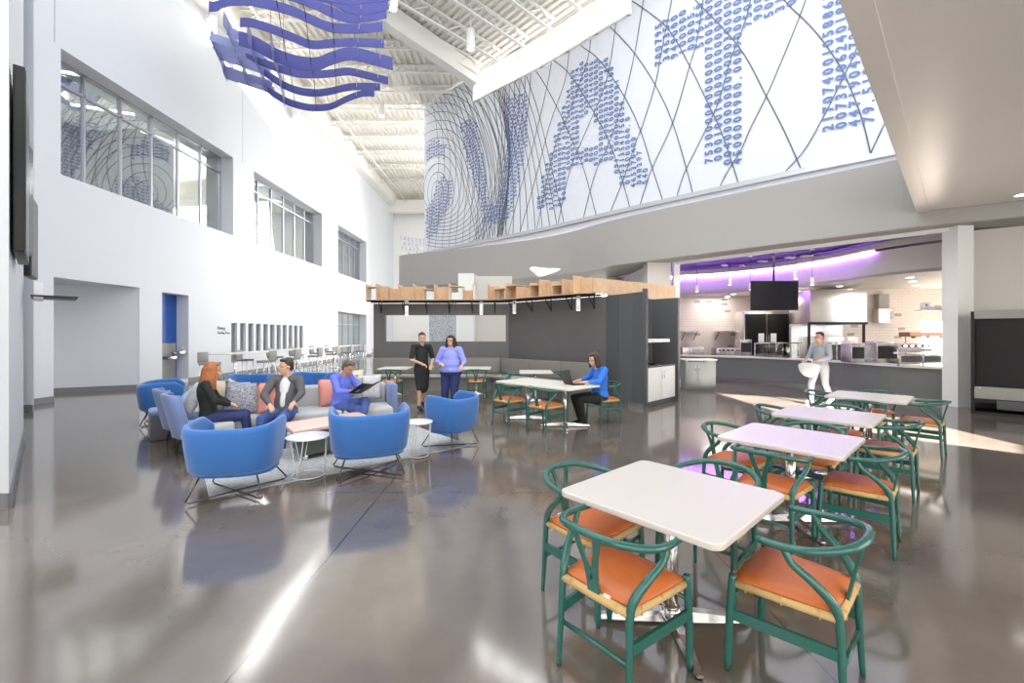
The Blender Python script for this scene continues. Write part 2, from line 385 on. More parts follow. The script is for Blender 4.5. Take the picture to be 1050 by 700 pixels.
# roof deck: real corrugations.  zone one ribs along Y, zone two ribs along the diagonal
RZ = 14.3
G0 = Vector((-10.6, 9.0)); G1 = Vector((-2.0, 20.0)); gd = (G1-G0).normalized()
def corr(poly, d, pitch=.3, z=RZ):
    """corrugated deck over a polygon: trapezoid ribs running along d, clipped to the polygon"""
    d = Vector(d).normalized(); n = Vector((-d.y, d.x)); P = [Vector(p) for p in poly]
    lo = min(p.dot(n) for p in P); hi = max(p.dot(n) for p in P); mb = MB(); s_ = lo
    def cut(c):
        ts = []
        for i in range(len(P)):
            a, q = P[i], P[(i+1) % len(P)]; ca, cq = a.dot(n)-c, q.dot(n)-c
            if (ca < 0) != (cq < 0): t = ca/(ca-cq); ts.append((a+(q-a)*t).dot(d))
        return (min(ts), max(ts)) if len(ts) >= 2 else None
    prof = [(0, 0), (.4, 0), (.5, .085), (.9, .085), (1, 0)]
    while s_ < hi:
        for (a, za), (q, zq) in zip(prof[:-1], prof[1:]):
            ca = cut(s_+a*pitch); cq = cut(s_+q*pitch)
            if not ca or not cq: continue
            v = [n*(s_+a*pitch)+d*ca[0], n*(s_+a*pitch)+d*ca[1], n*(s_+q*pitch)+d*cq[1], n*(s_+q*pitch)+d*cq[0]]
            mb._add([(v[0].x, v[0].y, z+za), (v[1].x, v[1].y, z+za), (v[2].x, v[2].y, z+zq), (v[3].x, v[3].y, z+zq)], [(0, 1, 2, 3)])
        s_ += pitch
    return mb
zone1 = [(-11.3, 14.0), (-6.65, 14.05), (G1.x-.2, G1.y), (-3.0, 24.2), (-3.0, 41), (-11.3, 41)]
zone1 = [(-11.3, 13.5), (-7.1, 13.5), (-1.6, 20.5), (-4.9, 24.2), (-4.9, 41), (-11.3, 41)]
zone2 = [(-7.1, 13.5), (9, 13.5), (-1.6, 20.8)]
zone2 = [(-7.1, 13.5), (8, 13.5), (-1.4, 21.0)]
struct('ceiling_deck_far', corr(zone1, (0, 1)), 'deck')
struct('ceiling_deck_near', corr(zone2, (-.69, .73)), 'deck')
b = MB(); b.prism([(-11.8, 13.5), (9, 13.5), (9, 15), (14, 41.2), (-11.8, 41.2)], RZ+.12, RZ+.3); struct('ceiling_roof', b, 'deck')
# joists
def truss(a, c, depth=.55, nm='ceiling_joist'):
    mb = MB(); a = Vector(a); c = Vector(c); L = (c-a).length; d = (c-a)/L
    mb.beam((*a, RZ-.06), (*c, RZ-.06), .12, .07); mb.beam((*a, RZ-depth), (*c, RZ-depth), .13, .07)
    n = max(2, int(L/.75))
    for i in range(n):
        p = a+d*(L*i/n); q = a+d*(L*(i+1)/n)
        z0, z1 = (RZ-.06, RZ-depth) if i % 2 == 0 else (RZ-depth, RZ-.06)
        mb.tube([(*p, z0), (*q, z1)], .022, 6)
    return struct(nm, mb, 'steelw')
for y in (15.2, 16.9, 18.6, 20.3, 22.0, 23.7, 25.5, 27.4, 29.6, 32, 35):
    xr = min(-4.9, 100)
    if y < 24: xr = min(-7.1+(y-13.5)*.785-.25, -1.8)
    if y > 20.5: xr = -1.6-(y-20.5)*.89-.1 if y < 24.2 else -4.9
    if xr > -10.8: truss((-11.2, y), (xr, y), .4 if y < 22 else .35)
dd = Vector((.72, .694))
mur = lambda t: Vector((8.2, 11.9))+(Vector((-1.4, 20.9))-Vector((8.2, 11.9)))*t
for t in (.96, .86, .75, .64, .53, .42, .3):
    e = mur(t)-dd*.5; s0 = e-dd*((e.y-13.4)/dd.y)
    if s0.x < -7.1:
        pass
    truss(s0, e, .6)
mb = MB(); mb.beam((-7.6, 12.9, 13.75), (-1.75, 20.3, 13.75), .42, .85); struct('ceiling_girder', mb, 'steelw')
mb = MB(); mb.tube([(-10.6, 13.6, 13.5), (-10.6, 40, 13.5)], .06, 8); mb.tube([(-9.6, 13.6, 13.7), (-9.6, 40, 13.7)], .04, 8); mb.tube([(-5.4, 15.5, 13.6), (-5.4, 40, 13.6)], .03, 6); struct('ceiling_pipe', mb, 'steelw')
mb = MB(); mb.box((-10.9, 27, 13.85), (.6, 28, .9)); struct('trim_3', mb, 'steelw')
# ------------------------------------------------------------------ mural wall
MP = [(-4.84, 23.9), (-3.3, 22.5), (-.9, 20.4), (1.44, 18.3), (4.04, 15.6), (7.63, 12.15), (9.4, 10.65), (12.5, 8.0)]
MPs = [Vector(p[:2]) for p in smoothpath([(*p, 0) for p in MP], 6)]
cum = [0]
for a, c in zip(MPs[:-1], MPs[1:]): cum.append(cum[-1]+(c-a).length)
def wp(s, z, off=.02):
    s = max(0, min(cum[-1]-1e-4, s)); i = max(k for k in range(len(cum)-1) if cum[k] <= s)
    t = (s-cum[i])/(cum[i+1]-cum[i]); p = MPs[i]+(MPs[i+1]-MPs[i])*t; d = (MPs[i+1]-MPs[i]).normalized()
    return Vector((p.x-(-d.y)*off*1, p.y-d.x*off, z)) if False else Vector((p.x+d.y*off, p.y-d.x*off, z))
def px_wall(u, v):
    r = (u-525)/F; best = None
    for i in range(len(MPs)-1):
        a, c = MPs[i], MPs[i+1]; fa, fc = a.x-r*a.y, c.x-r*c.y
        if (fa <= 0) != (fc <= 0) or (i == 0 and fa > 0) :
            t = fa/(fa-fc); p = a+(c-a)*t; return (cum[i]+t*(c-a).length, H+(VH-v)*p.y/F)
    return None
def wall_px(s, z):
    p = wp(s, z, 0); return (525+F*p.x/p.y, VH-(z-H)*F/p.y)
ML = 6.1
CB0 = px_wall(487, 100)[0]; CB1 = px_wall(646, 100)[0]
def wallpart(s0, s1, z0, z1, th=-.35):
    n = max(2, int((s1-s0)/.5)); return MB().sheet([tuple(wp(s0+(s1-s0)*i/n, 0, 0)[:2]) for i in range(n+1)], z0, z1, -th)
mw = wallpart(0, cum[-1], ML-.3, 13.0)
# pieces either side of the clerestory above 13 m
def addpart(mb, s0, s1, z0, z1, th):
    n = max(2, int((s1-s0)/.5)); mb.sheet([tuple(wp(s0+(s1-s0)*i/n, 0, 0)[:2]) for i in range(n+1)], z0, z1, th)
addpart(mw, 0, CB0, 13.0, 14.3, .35); addpart(mw, CB1, cum[-1], 13.0, 14.3, .35)
wall_mural = struct('wall_mural', mw, 'mural')
led = MB(); n = 60
for i in range(n): 
    a = wp(cum[-1]*i/n, ML, .0); c = wp(cum[-1]*(i+1)/n, ML, .0); led.beam(a, c, .26, .14)
struct('trim_4', led, mat('silver_ledge', (.50, .50, .51), .35, .5))
# clerestory window in the mural wall
cw = bpy.data.objects.new('window_6', None); COL.objects.link(cw); cw['kind'] = 'structure'
fr = MB(); NB = 6
for k in range(NB+1):
    s_ = CB0+(CB1-CB0)*k/NB; a = wp(s_, 13.0, .05); c = wp(s_, 14.3, .05); fr.beam(a, c, .08, .14, up=(1, 0, 0))
for zz in (13.03, 13.95, 14.27):
    for k in range(20): fr.beam(wp(CB0+(CB1-CB0)*k/20, zz, .05), wp(CB0+(CB1-CB0)*(k+1)/20, zz, .05), .14, .06)
fr.obj('window_frame', 'white2', cw)
for k in range(NB):
    g = MB(); addpart(g, CB0+(CB1-CB0)*k/NB, CB0+(CB1-CB0)*(k+1)/NB, 13.0, 14.3, .05); g.obj('pane', 'glow', cw)
# mural lines
def strip(mb, pxs, wd=.03, off=.025, k=8):
    pts = []
    P = smoothpath([(u, v, 0) for u, v in pxs], k)
    sz = [px_wall(p.x, p.y) for p in P]; sz = [q for q in sz if q]
    for a, c in zip(sz[:-1], sz[1:]):
        zt = 13.0 if CB0 < (a[0]+c[0])/2 < CB1 else 14.3
        if (a[1] > zt and c[1] > zt) or (a[1] < ML and c[1] < ML): continue
        if max(a[1], c[1]) > zt or min(a[1], c[1]) < ML:
            (lo, hi) = (a, c) if a[1] < c[1] else (c, a)
            if hi[1] > zt: t = (zt-lo[1])/(hi[1]-lo[1]); hi = (lo[0]+(hi[0]-lo[0])*t, zt)
            if lo[1] < ML: t = (ML-lo[1])/(hi[1]-lo[1]); lo = (lo[0]+(hi[0]-lo[0])*t, ML)
            a, c = lo, hi
        d = Vector((c[0]-a[0], c[1]-a[1])); 
        if d.length < 1e-4: continue
        d.normalize(); nn = Vector((-d.y, d.x))*wd/2
        q = [(a[0]+nn.x, a[1]+nn.y), (c[0]+nn.x, c[1]+nn.y), (c[0]-nn.x, c[1]-nn.y), (a[0]-nn.x, a[1]-nn.y)]
        mb._add([wp(x, z, off) for x, z in q], [(0, 1, 2, 3)])
LN = [[(790,-30),(804,0),(827,23),(845,44),(866,77),(884,123),(893,159),(897,175)],
 [(690,-30),(713,0),(745,33),(765,59),(786,99),(804,134),(822,175),(826,190)],
 [(646,0),(660,9),(686,31),(708,69),(727,108),(740,136),(755,180),(760,200)],
 [(600,8),(628,30),(651,55),(672,87),(690,126),(706,180),(712,205)],
 [(575,28),(596,47),(615,62),(641,100),(657,134),(669,172),(682,212)],
 [(545,45),(568,62),(585,77),(605,108),(623,141),(636,177),(647,216)],
 [(525,55),(549,72),(572,111),(587,144),(600,177),(613,226)],
 [(900,165),(893,159),(900,142),(920,100),(940,60)],
 [(795,195),(805,177),(825,154),(844,121),(866,77),(878,51),(895,0)],
 [(735,200),(744,180),(760,154),(770,131),(786,99),(804,57),(819,20),(830,-10)],
 [(692,210),(701,180),(716,149),(735,110),(745,77),(750,59),(764,23),(772,-10)],
 [(655,215),(668,175),(690,126),(707,69),(715,41),(722,-5)],
 [(625,220),(641,180),(651,149),(660,126),(672,87),(679,51),(690,-5)],
 [(598,225),(611,177),(626,144),(641,98),(651,55),(656,26),(661,-5)],
 [(572,232),(584,177),(597,144),(618,95),(626,64),(631,31),(633,10)],
 [(550,238),(569,152),(584,116),(602,64),(606,41)],
 [(533,240),(551,177),(564,128),(579,85),(584,54)],
 [(520,245),(535,190),(548,144),(561,90),(566,62)]]
ml = MB()
for l in LN: strip(ml, l)
for k in range(10):    # dense fold: two interleaved families between the regular grid and the swirl
    f_ = k/9
    strip(ml, [(478+60*f_, 88+(-16)*f_), (500+52*f_, 118-4*f_), (514+50*f_, 170-6*f_), (512+66*f_, 232-6*f_), (508+70*f_, 250-10*f_)], .03)
for k in range(8):
    f_ = k/7
    strip(ml, [(505+40*f_, 78-14*f_), (508+34*f_, 110), (512+20*f_, 150), (505+14*f_, 200), (484+36*f_, 250-4*f_)], .03)
for k in range(13):    # swirl: nested ovals round a low centre
    rx = 6+4.7*k; vt = 41+(448-27.5*k)/3.1; vb = 41+(527+11*k)/3.1; cy = vb-(vb-vt)*.40; cx = 449+.6*k
    run = []
    for j in range(61):
        a = PI*.55-2*PI*j/60; c, s_ = math.cos(a), math.sin(a)
        q = (cx+rx*math.copysign(abs(c)**.9, c), cy-(cy-vt)*s_ if s_ > 0 else cy-(vb-cy)*s_)
        if q[0] < 435.4 or q[0] > 540:
            if len(run) > 2: strip(ml, run, .026, k=3)
            run = []
        else: run.append(q)
    if len(run) > 2: strip(ml, run, .026, k=3)
for k in range(11):
    strip(ml, [(436.5+4.6*k, 112-4*k), (450+5*k, 126-1.5*k), (468+4.6*k, 165), (482+3.4*k, 210), (490+2.6*k, 250-k)], .026)
for k in range(10):
    strip(ml, [(439+7*k, 262-1.5*k), (444+6.6*k, 215), (450+6*k, 170), (448+5*k, 130), (442+4.6*k, 100)], .024)
for k in range(6):
    strip(ml, [(506+2.6*k, 84-1.2*k), (514+1.2*k, 110), (521+.5*k, 150), (520+.3*k, 195), (509+1.2*k, 246)], .03)
struct('mural_lines', ml, 'ink', wall_mural)
# mural digits
DIG = {}
for ch in '0123456789.':
    cu = bpy.data.curves.new('d', 'FONT'); cu.body = ch; cu.size = 1.0; cu.offset = .034; cu.resolution_u = 2
    ob = bpy.data.objects.new('d', cu); COL.objects.link(ob)
    bpy.context.view_layer.update()
    me = bpy.data.meshes.new_from_object(ob.evaluated_get(bpy.context.evaluated_depsgraph_get()))
    DIG[ch] = ([tuple(v.co) for v in me.vertices], [tuple(p.vertices) for p in me.polygons])
    bpy.data.objects.remove(ob)
def inside(p, poly):
    c = False; n = len(poly)
    for i in range(n):
        (x1, y1), (x2, y2) = poly[i], poly[i-1]
        if (y1 > p[1]) != (y2 > p[1]) and p[0] < (x2-x1)*(p[1]-y1)/(y2-y1)+x1: c = not c
    return c
DV, DF = [], []
def digits(polys, holes, size, pitch, adv, us):
    s0 = px_wall(us[0], 100)[0]; s1 = px_wall(us[1], 100)[0]; s_ = s0; c = 0
    while s_ < s1:
        z = 6.2+random.random()*.1; c += 1; run = random.random() < .5
        while z < 14.1:
            if random.random() < .12: run = not run
            zt = 13.0 if CB0 < s_ < CB1 else 14.3
            p = wall_px(s_, z+adv/2)
            if z+adv < zt and any(inside(p, q) for q in polys) and not any(inside(p, q) for q in holes):
                ch = '0' if run and random.random() < .93 else random.choice('012345678904571')
                if random.random() < .02: ch = '.'
                vs, fs = DIG[ch]; b0 = len(DV)
                for (x, y, _) in vs: DV.append(wp(s_+pitch*.35-y*size, z+x*size, .035))   # rotated a quarter turn: reads upward
                for f in fs: DF.append(tuple(b0+i for i in f))
            z += adv
        s_ += pitch
A1 = [(551,213),(556,185),(564,160),(572,130),(583,92),(588,70),(600,62),(623,56),(633,82),(641,110),(649,134),(658,155),(668,186),(638,192),(630,166),(600,168),(582,172),(578,213)]
A1h = [(592,148),(597,123),(605,110),(614,128),(612,147)]
T1 = [(672,68),(672,28),(690,14),(718,2),(760,-20),(815,-20),(818,0),(797,12),(766,26),(764,40),(763,165),(720,170),(719,50),(700,56)]
A2 = [(842,-20),(844,138),(856,136),(868,134),(880,131),(893,127),(905,123),(906,-20)]
D1 = [(472,126),(480,123),(488,123),(496,160),(502,205),(509,212),(516,190),(519,150),(520,100),(532,94),(543,96),(540,150),(532,190),(524,222),(510,230),(498,228),(488,190),(478,160)]
D2 = [(452,180),(466,184),(463,205),(455,222),(447,240),(437,244),(437,215),(445,200)]
D3 = [(437,150),(446,142),(458,148),(456,162),(446,160),(437,166)]
digits([A1], [A1h], .27, .225, .205, (545, 672))
digits([T1, A2], [], .325, .275, .25, (668, 930))
digits([D1], [], .24, .21, .18, (468, 546))
digits([D2, D3], [], .22, .20, .17, (436.5, 468))
me = bpy.data.meshes.new('mural_digits'); me.from_pydata(DV, [], DF); me.materials.append(M['digit'])
o = bpy.data.objects.new('mural_digits', me); COL.objects.link(o); o.parent = wall_mural
# pale digits put on the far wall as a reflection of the mural
DV, DF = [], []
for row in range(6):
    x = -10.6+random.random()*.5
    while x < -4.0:
        zz = 10.6-row*.42+.25*math.sin(x*.9+row*.4)
        if random.random() < .75:
            vs, fs = DIG[random.choice('0123456789')]; b0 = len(DV)
            DV += [(x+a*.5, 40.82, zz+c*.5) for a, c, _ in vs]; DF += [tuple(b0+i for i in f) for f in fs]
        x += .36
me = bpy.data.meshes.new('far_reflection'); me.from_pydata(DV, [], DF); me.materials.append(M['pale'])
o = bpy.data.objects.new('far_reflection', me); COL.objects.link(o); o.parent = bpy.data.objects['wall_far']
# ------------------------------------------------------------------ fascia and bulkhead
FP = [(-4.9, 24.2), (-5.75, 23.4), (-5.9, 22.6), (-5.3, 22.0), (-3.9, 21.3), (-.05, 19.2), (2.07, 17.5), (3.7, 15.3), (6.1, 12.85), (8.6, 10.46), (9.25, 9.84), (10.8, 8.9), (13, 7.2)]
FPs = [p[:2] for p in smoothpath([(*p, 0) for p in FP], 6)]
mb = MB(); mb.sheet([tuple(p) for p in FPs], 4.1, 5.72, .15)
struct('wall_fascia', mb, 'fascia')
# underside and top between the fascia and the mural wall / kitchen front
KC0 = Vector((5.55, 14.7)); KC1 = Vector((10.25, 9.9))
under = [tuple(p) for p in FPs]
inn = [(p[0]+.12, p[1]+.1) for p in under[3:]]
mb = MB(); mb.prism([(p[0], p[1]) for p in inn]+[(14, 9.2), (10.4, 10.1), (5.6, 14.9), (3.0, 24), (-4.0, 25.5)], 4.11, 4.25); struct('ceiling_soffit', mb, 'soffit')
mb = MB(); mb.prism([(p[0], p[1]) for p in inn]+[(14, 12), (0, 25.5), (-4.0, 25.5)], 5.3, 5.5); struct('ceiling_bulkhead_top', mb, 'white')
# foreground ceiling slab
A0 = Vector((9.2, 9.84)); ad = Vector((.72, .694)).normalized(); an = Vector((ad.y, -ad.x))
An = A0-ad*22.8
mb = MB(); q = A0+an*.2; r_ = An+an*.2
mb.prism([tuple(q), tuple(r_), (14, -6.2), (14, 6.5), (10.9, 8.75)], 4.42, 4.75); struct('ceiling_foyer', mb, 'ceil')
mb = MB(); mb.prism([tuple(A0), tuple(An), tuple(r_), tuple(q)], 4.40, 6.2); struct('ceiling_foyer_edge', mb, 'ceil')
# right wall beyond the white column
mb = MB(); mb.sheet([(13.5, 8.6), (12.0, 9.65), (10.7, 10.55), (10.3, 10.2)], 0, 4.1, .15); struct('wall_right', mb, 'beige' if 0 else 'ceil')
mb = MB(); mb.box((10.24, 9.95, 2.06), (.36, .36, 4.12), bev=0); struct('trim_5', mb, 'white2')
mb = MB(); mb.box((5.62, 14.85, 2.06), (.2, .2, 4.12)); mb.box((5.62, 14.86, .07), (.24, .24, .14)); struct('trim_6', mb, 'white2')
mb = MB(); mb.box((5.05, 15.1, 2.06), (.8, .5, 4.12)); struct('trim_7', mb, 'beige')
mb = MB(); mb.beam((5.6, 14.72, 4.08), (10.2, 9.9, 4.08), .12, .12); struct('trim_8', mb, 'white2')
# east and back of the atrium, out of view, closing the room; back wall made as a sun mask
def back(px, z, Yb=-6.0, Y=None):
    pass
def backp(P, Yb=-6.0):
    t = (P.y-Yb)/SUN_DIR.y; return (P.x-SUN_DIR.x*t, P.z-SUN_DIR.z*t)
ops = []
ops.append([backp(at(u, v)) for u, v in ((735, 403), (830, 409), (957, 435), (1050, 457), (1052, 466), (944, 452), (850, 436), (790, 420))])
fz = lambda u, v: Vector(((u-525)/F*18.0, 18.0, H+(VH-v)/F*18.0))
ops.append([backp(fz(*p)) for p in ((547, 267), (572, 280), (556, 280))])
lw = lambda y, z: Vector((WX, y, z))
ops.append([backp(lw(*p)) for p in ((9, 10.9), (17.3, 11.1), (17.4, 10.4), (19.0, 10.4), (19.2, 11.2), (30, 11.0), (30, 14.3), (9, 14.3))])
cu = bpy.data.curves.new('wall_sun_mask', 'CURVE'); cu.dimensions = '2D'; cu.fill_mode = 'BOTH'; cu.extrude = .05
def spl(pts):
    sp = cu.splines.new('POLY'); sp.points.add(len(pts)-1)
    for i, p in enumerate(pts): sp.points[i].co = (p[0], p[1], 0, 1)
    sp.use_cyclic_u = True
spl([(-25, 0), (20, 0), (20, 26), (-25, 26)])
for p in ops: spl(p)
ob = bpy.data.objects.new('tmp', cu); COL.objects.link(ob); bpy.context.view_layer.update()
me = bpy.data.meshes.new_from_object(ob.evaluated_get(bpy.context.evaluated_depsgraph_get())); bpy.data.objects.remove(ob)
me.materials.append(M['white']); o = bpy.data.objects.new('wall_sun_mask', me); COL.objects.link(o); o.rotation_euler = (PI/2, 0, 0); o.location = (0, -6.0, 0); o['kind'] = 'structure'  # tall unseen sun mask, openings traced back from the wanted sun patches
mb = MB(); mb.box((14.1, 1, 2.2), (.2, 16, 4.5)); struct('wall_east', mb, 'white')
mb = MB(); mb.box((-13, -1, 4), (.2, 10.2, 8)); struct('wall_west', mb, 'white')
# ------------------------------------------------------------------ dark partition with banquette
PP = [(-4.22, 13.2), (-.1, 13.2), (2.33, 10.75)]
def seg_wall(a, c, z0, z1, th, mb, hole=None):
    """box wall a->c, back side to the left; hole = (s0, s1, z0, z1)"""
    a, c = Vector(a), Vector(c); d = (c-a); L = d.length; d /= L; n = Vector((-d.y, d.x)); rz = math.atan2(d.y, d.x)
    def bx(s0, s1, y0, y1):
        p = a+d*(s0+s1)/2+n*th/2; mb.box((p.x, p.y, (y0+y1)/2), (s1-s0, th, y1-y0), rz)
    if hole:
        bx(0, hole[0], z0, z1); bx(hole[1], L, z0, z1); bx(hole[0], hole[1], z0, hole[2]); bx(hole[0], hole[1], hole[3], z1)
    else: bx(0, L, z0, z1)
mb = MB(); seg_wall(PP[0], PP[1], 0, 2.58, .22, mb, (.33, 4.03, 1.43, 2.24)); struct('wall_partition', mb, 'dark')
mb = MB(); seg_wall(PP[1], PP[2], 0, 2.6, .2, mb); struct('wall_partition_angled', mb, 'dark')
mb = MB(); seg_wall((2.33, 10.75), (2.93, 9.62), 0, 2.6, .12, mb); mb.box((2.96, 9.62, 1.33), (.09, .09, 2.66), math.radians(46)); struct('wall_partition_end', mb, 'darkm')
mb = MB(); mb.beam((2.32, 10.73, .05), (2.92, 9.6, .05), .03, .1); struct('baseboard_partition', mb, 'steel')
# shelving bay at the end of the partition
e1 = Vector((.70, .714)).normalized(); en = Vector((e1.y, -e1.x))
t = thing('display_bay', 'tall charcoal shelving bay with white lower cupboards at the end of the dark partition', 'cabinet', (3.02, 9.68, 0), math.atan2(e1.y, e1.x))
Lb = 1.62
b = MB(); b.box((Lb/2, .68, 1.28), (Lb, .05, 2.56)); b.box((Lb, .34, 1.28), (.10, .72, 2.56)); b.box((.03, .36, 1.28), (.05, .66, 2.56)); b.box((Lb/2, .38, .06), (Lb, .6, .12)); b.obj('body', 'darkm', t)
MB().box((.72, .36, 1.50), (1.35, .5, .08)).obj('shelf', 'white2', t)
MB().box((Lb/2-.03, .34, .905), (Lb-.1, .66, .04)).obj('worktop', 'steel', t)
for k in range(2):
    d_ = MB().box((.39+.72*k, .02, .50), (.70, .03, .76), bev=.004).obj('door', 'white2', t)
    MB().tube([(.69+.12*k, -.02, .62), (.69+.12*k, -.03, .63), (.69+.12*k, -.03, .78), (.69+.12*k, -.02, .79)], .009, 6).obj('handle', 'steel', d_)
k_ = MB(); k_.box((0, 0, .01), (.34, .22, .02), bev=.004); tag(k_.obj('notebook', 'black', None, (3.45, 10.5, .927), .8), 'thin dark folder lying on the worktop of the shelving bay', 'folder')
# banquette
def banquette(name, a, c, lab, panels):
    a, c = Vector(a), Vector(c); d = c-a; L = d.length; d /= L
    t = thing(name, lab, 'bench', (*a, 0), math.atan2(d.y, d.x), 'banquettes along the dark partition')
    for k in range(panels):
        w_ = L/panels; MB().box((w_*(k+.5), -.09, .71), (w_-.012, .12, .46), bev=.02).obj('back_cushion', 'bench', t)
    MB().box((L/2, -.33, .425), (L-.02, .55, .08), bev=.02).obj('seat', 'benchseat', t)
    MB().box((L/2, -.28, .19), (L-.04, .44, .38)).obj('base', 'bench', t)
    return t
banquette('banquette', (-4.2, 13.19), (-.35, 13.19), 'long taupe banquette below the pass-through opening of the dark partition', 3)
banquette('banquette', (-.25, 13.05), (2.18, 10.62), 'taupe banquette along the angled dark partition behind the small table', 3)
# plywood box shelf over the partition
t = thing('plywood_canopy', 'curving row of open plywood boxes on black brackets above the dark partition', 'shelf', (-.1, 13.0, 2.62))
def path_pt(s_):
    P = [Vector((-4.25, 12.95)), Vector((-2.2, 12.95)), Vector((-.2, 12.85)), Vector((2.2, 10.55))]
    for a, c in zip(P[:-1], P[1:]):
        L = (c-a).length
        if s_ <= L or c is P[-1]: d = (c-a)/L; return a+d*s_, d
        s_ -= L
tot = 2.05+2.0+3.32; s_ = 0; i = 0
o0 = Vector((-.1, 13.0))
while s_ < tot-.3:
    w_ = random.choice((.34, .42, .5, .3)); hgt = random.choice((.34, .40, .44, .48)) if i % 3 else .46
    p, d = path_pt(s_+w_/2); rz = math.atan2(d.y, d.x); n_ = Vector((d.y, -d.x))
    q = p-o0; mm = Matrix.Translation((q.x, q.y, 0)) @ Matrix.Rotation(rz, 4, 'Z')
    b = MB(); b.box((-w_/2, -.12, hgt/2+.03), (.018, .46, hgt), m=mm)
    ov = random.random()
    if s_ > 3.9 or ov < .42: b.box((0, -.05+.1*ov, hgt*.46+.03), (w_, .018, hgt*.86), m=mm)
    b.box((0, -.12, .035), (w_, .44, .018), m=mm)
    if ov > .55: b.box((0, -.12, hgt-.05), (w_, .40, .018), m=mm)
    b.obj('plywood_box', 'ply', t); s_ += w_; i += 1
b = MB(); q0 = Vector((2.0, 10.75))-o0; q1 = Vector((4.6, 12.2))-o0; b.beam((q0.x, q0.y, .24), (q1.x, q1.y, .20), .02, .38); b.obj('end_board', 'ply', t)
for k in range(11):
    p, d = path_pt(.35+k*.68); n_ = Vector((d.y, -d.x)); q = p-o0
    b = MB(); b.tube([(q.x-n_.x*.2, q.y-n_.y*.2, .0), (q.x+n_.x*.34, q.y+n_.y*.34, .0)], .018, 6); b.tube([(q.x-n_.x*.0, q.y-n_.y*.0, -.34), (q.x+n_.x*.28, q.y+n_.y*.28, -.01)], .014, 6); b.tube([(q.x, q.y, -.34), (q.x, q.y, 0)], .014, 6); b.obj('bracket', 'black', t)
b = MB()
for off in (-.1, .3):
    pts = []
    for k in range(24):
        p, d = path_pt(tot*k/23); n_ = Vector((d.y, -d.x)); q = p-o0+n_*off; pts.append((q.x, q.y, .0))
    b.tube(pts, .022, 6)
b.obj('rail', 'black', t)
# little white pendants in front of it
def pendant(u, v0, v1, Y, lab, grp, top, r=.055):
    x = (u-525)/F*Y; z1 = H+(VH-v0)/F*Y; z0 = H+(VH-v1)/F*Y
    t = thing('pendant_lamp', lab, 'lamp', (x, Y, z0), 0, grp)
    MB().lathe([(r*.9, 0), (r, .01), (r, z1-z0), (r*.5, z1-z0+.02)], n=16).obj('lamp_shade', 'white2', t)
    MB().lathe([(r*.8, -.004), (r*.8, .003)], n=16).obj('bulb', 'lamp', t)
    MB().tube([(0, 0, z1-z0), (0, 0, top-z0)], .006, 6).obj('cord', 'black', t)
    b = MB().lathe([(.055, top-z0-.03), (.055, top-z0)], n=16).obj('ceiling_rose', 'white2', t)
for u, v0, v1, Y, wh in ((417, 314, 323, 12.64, 'leftmost, over the far left table'), (493.5, 312, 322, 12.62, 'over the second far table'), (527.5, 312, 321, 12.35, 'over the corner of the banquette'), (593, 307, 318, 10.75, 'rightmost, above the woman with the laptop')):
    pendant(u, v0, v1, Y, 'small white cylinder pendant hung before the dark partition, '+wh, 'pendants before the dark partition', 2.62)
for u, v0, v1, Y, wh in ((714.5, 293, 299, 14.8, 'leftmost'), (748, 285, 292, 14.2, 'second from the left'), (769.5, 291, 297, 14.6, 'just left of the hanging screen'), (816, 278, 286, 13.0, 'just right of the hanging screen'), (833, 285, 292, 13.4, 'rightmost')):
    pendant(u, v0, v1, Y, 'small white pendant over the serving counter, '+wh, 'pendants over the serving counter', 4.29)
# ------------------------------------------------------------------ kitchen
struct('ceiling_kitchen_upper', MB().prism([(5.6, 14.8), (10.3, 10), (18, 12), (18, 21), (5, 21)], 4.30, 4.4), mat('night_ceiling', (.035, .03, .06), .7))
CV = [(5.2, 18.6), (6.9, 17.7), (8.2, 17.0), (9.5, 15.6), (10.2, 13.8), (10.35, 12.4), (10.9, 11.2), (11.6, 10.6)]
CVs = [tuple(p[:2]) for p in smoothpath([(*p, 0) for p in CV], 6)]
struct('ceiling_cove', MB().sheet(CVs, 3.3, 4.0, .08), 'beige')
struct('ceiling_kitchen', MB().prism(CVs+[(18, 10.6), (18, 20), (5.2, 20)], 3.28, 3.36), 'beige')
up = [(p[0], p[1]) for p in CVs]
# purple light strip tucked over the cove edge: lit line
M['violet'] = mat('violet_led', (.5, .3, 1), .5, emit=(.42, .16, 1), estr=55)
b = MB(); n_ = 0
pp = [(p[0]-.035, p[1]-.06, 4.015) for p in CVs[:31]]
b.tube(pp, .026, 6); tag(b.obj('light_strip', 'violet'), 'glowing violet light strip following the curved cove over the kitchen', 'light strip')
for i in ():
    p = CVs[i]; light('violet_light', 'POINT', (p[0]-.28, p[1]-.40, 3.92), (0, 0, 0), 26, (.40, .16, 1), shadow_soft_size=.08)
struct('ceiling_cove_lip', MB().sheet([(p[0]-.10, p[1]-.16) for p in CVs[:40]], 4.05, 4.22, .05), 'beige')
mb = MB(); mb.box((7.6, 18.7, 2.15), (7.0, .15, 4.3)); mb.box((14.2, 15.6, 2.15), (6.6, .15, 4.3)); mb.box((11.0, 17.1, 2.15), (.15, 3.1, 4.3)); mb.box((17.5, 13.6, 2.15), (.15, 5, 4.3)); struct('wall_kitchen', mb, 'tile')
struct('wall_kitchen_side', MB().box((4.9, 17, 2), (.15, 4, 4.2)), 'white')
struct('wall_kitchen_pier', MB().box((10.75, 16.2, 1.65), (.35, .6, 3.3)), 'tile')
light('kitchen_light', 'AREA', (8.0, 13.6, 4.2), (0, 0, 0), 32, (1, .93, .86), size=1.6)
light('kitchen_light', 'AREA', (12.6, 12.9, 3.2), (0, 0, 0), 26, (1, .93, .86), size=1.8)
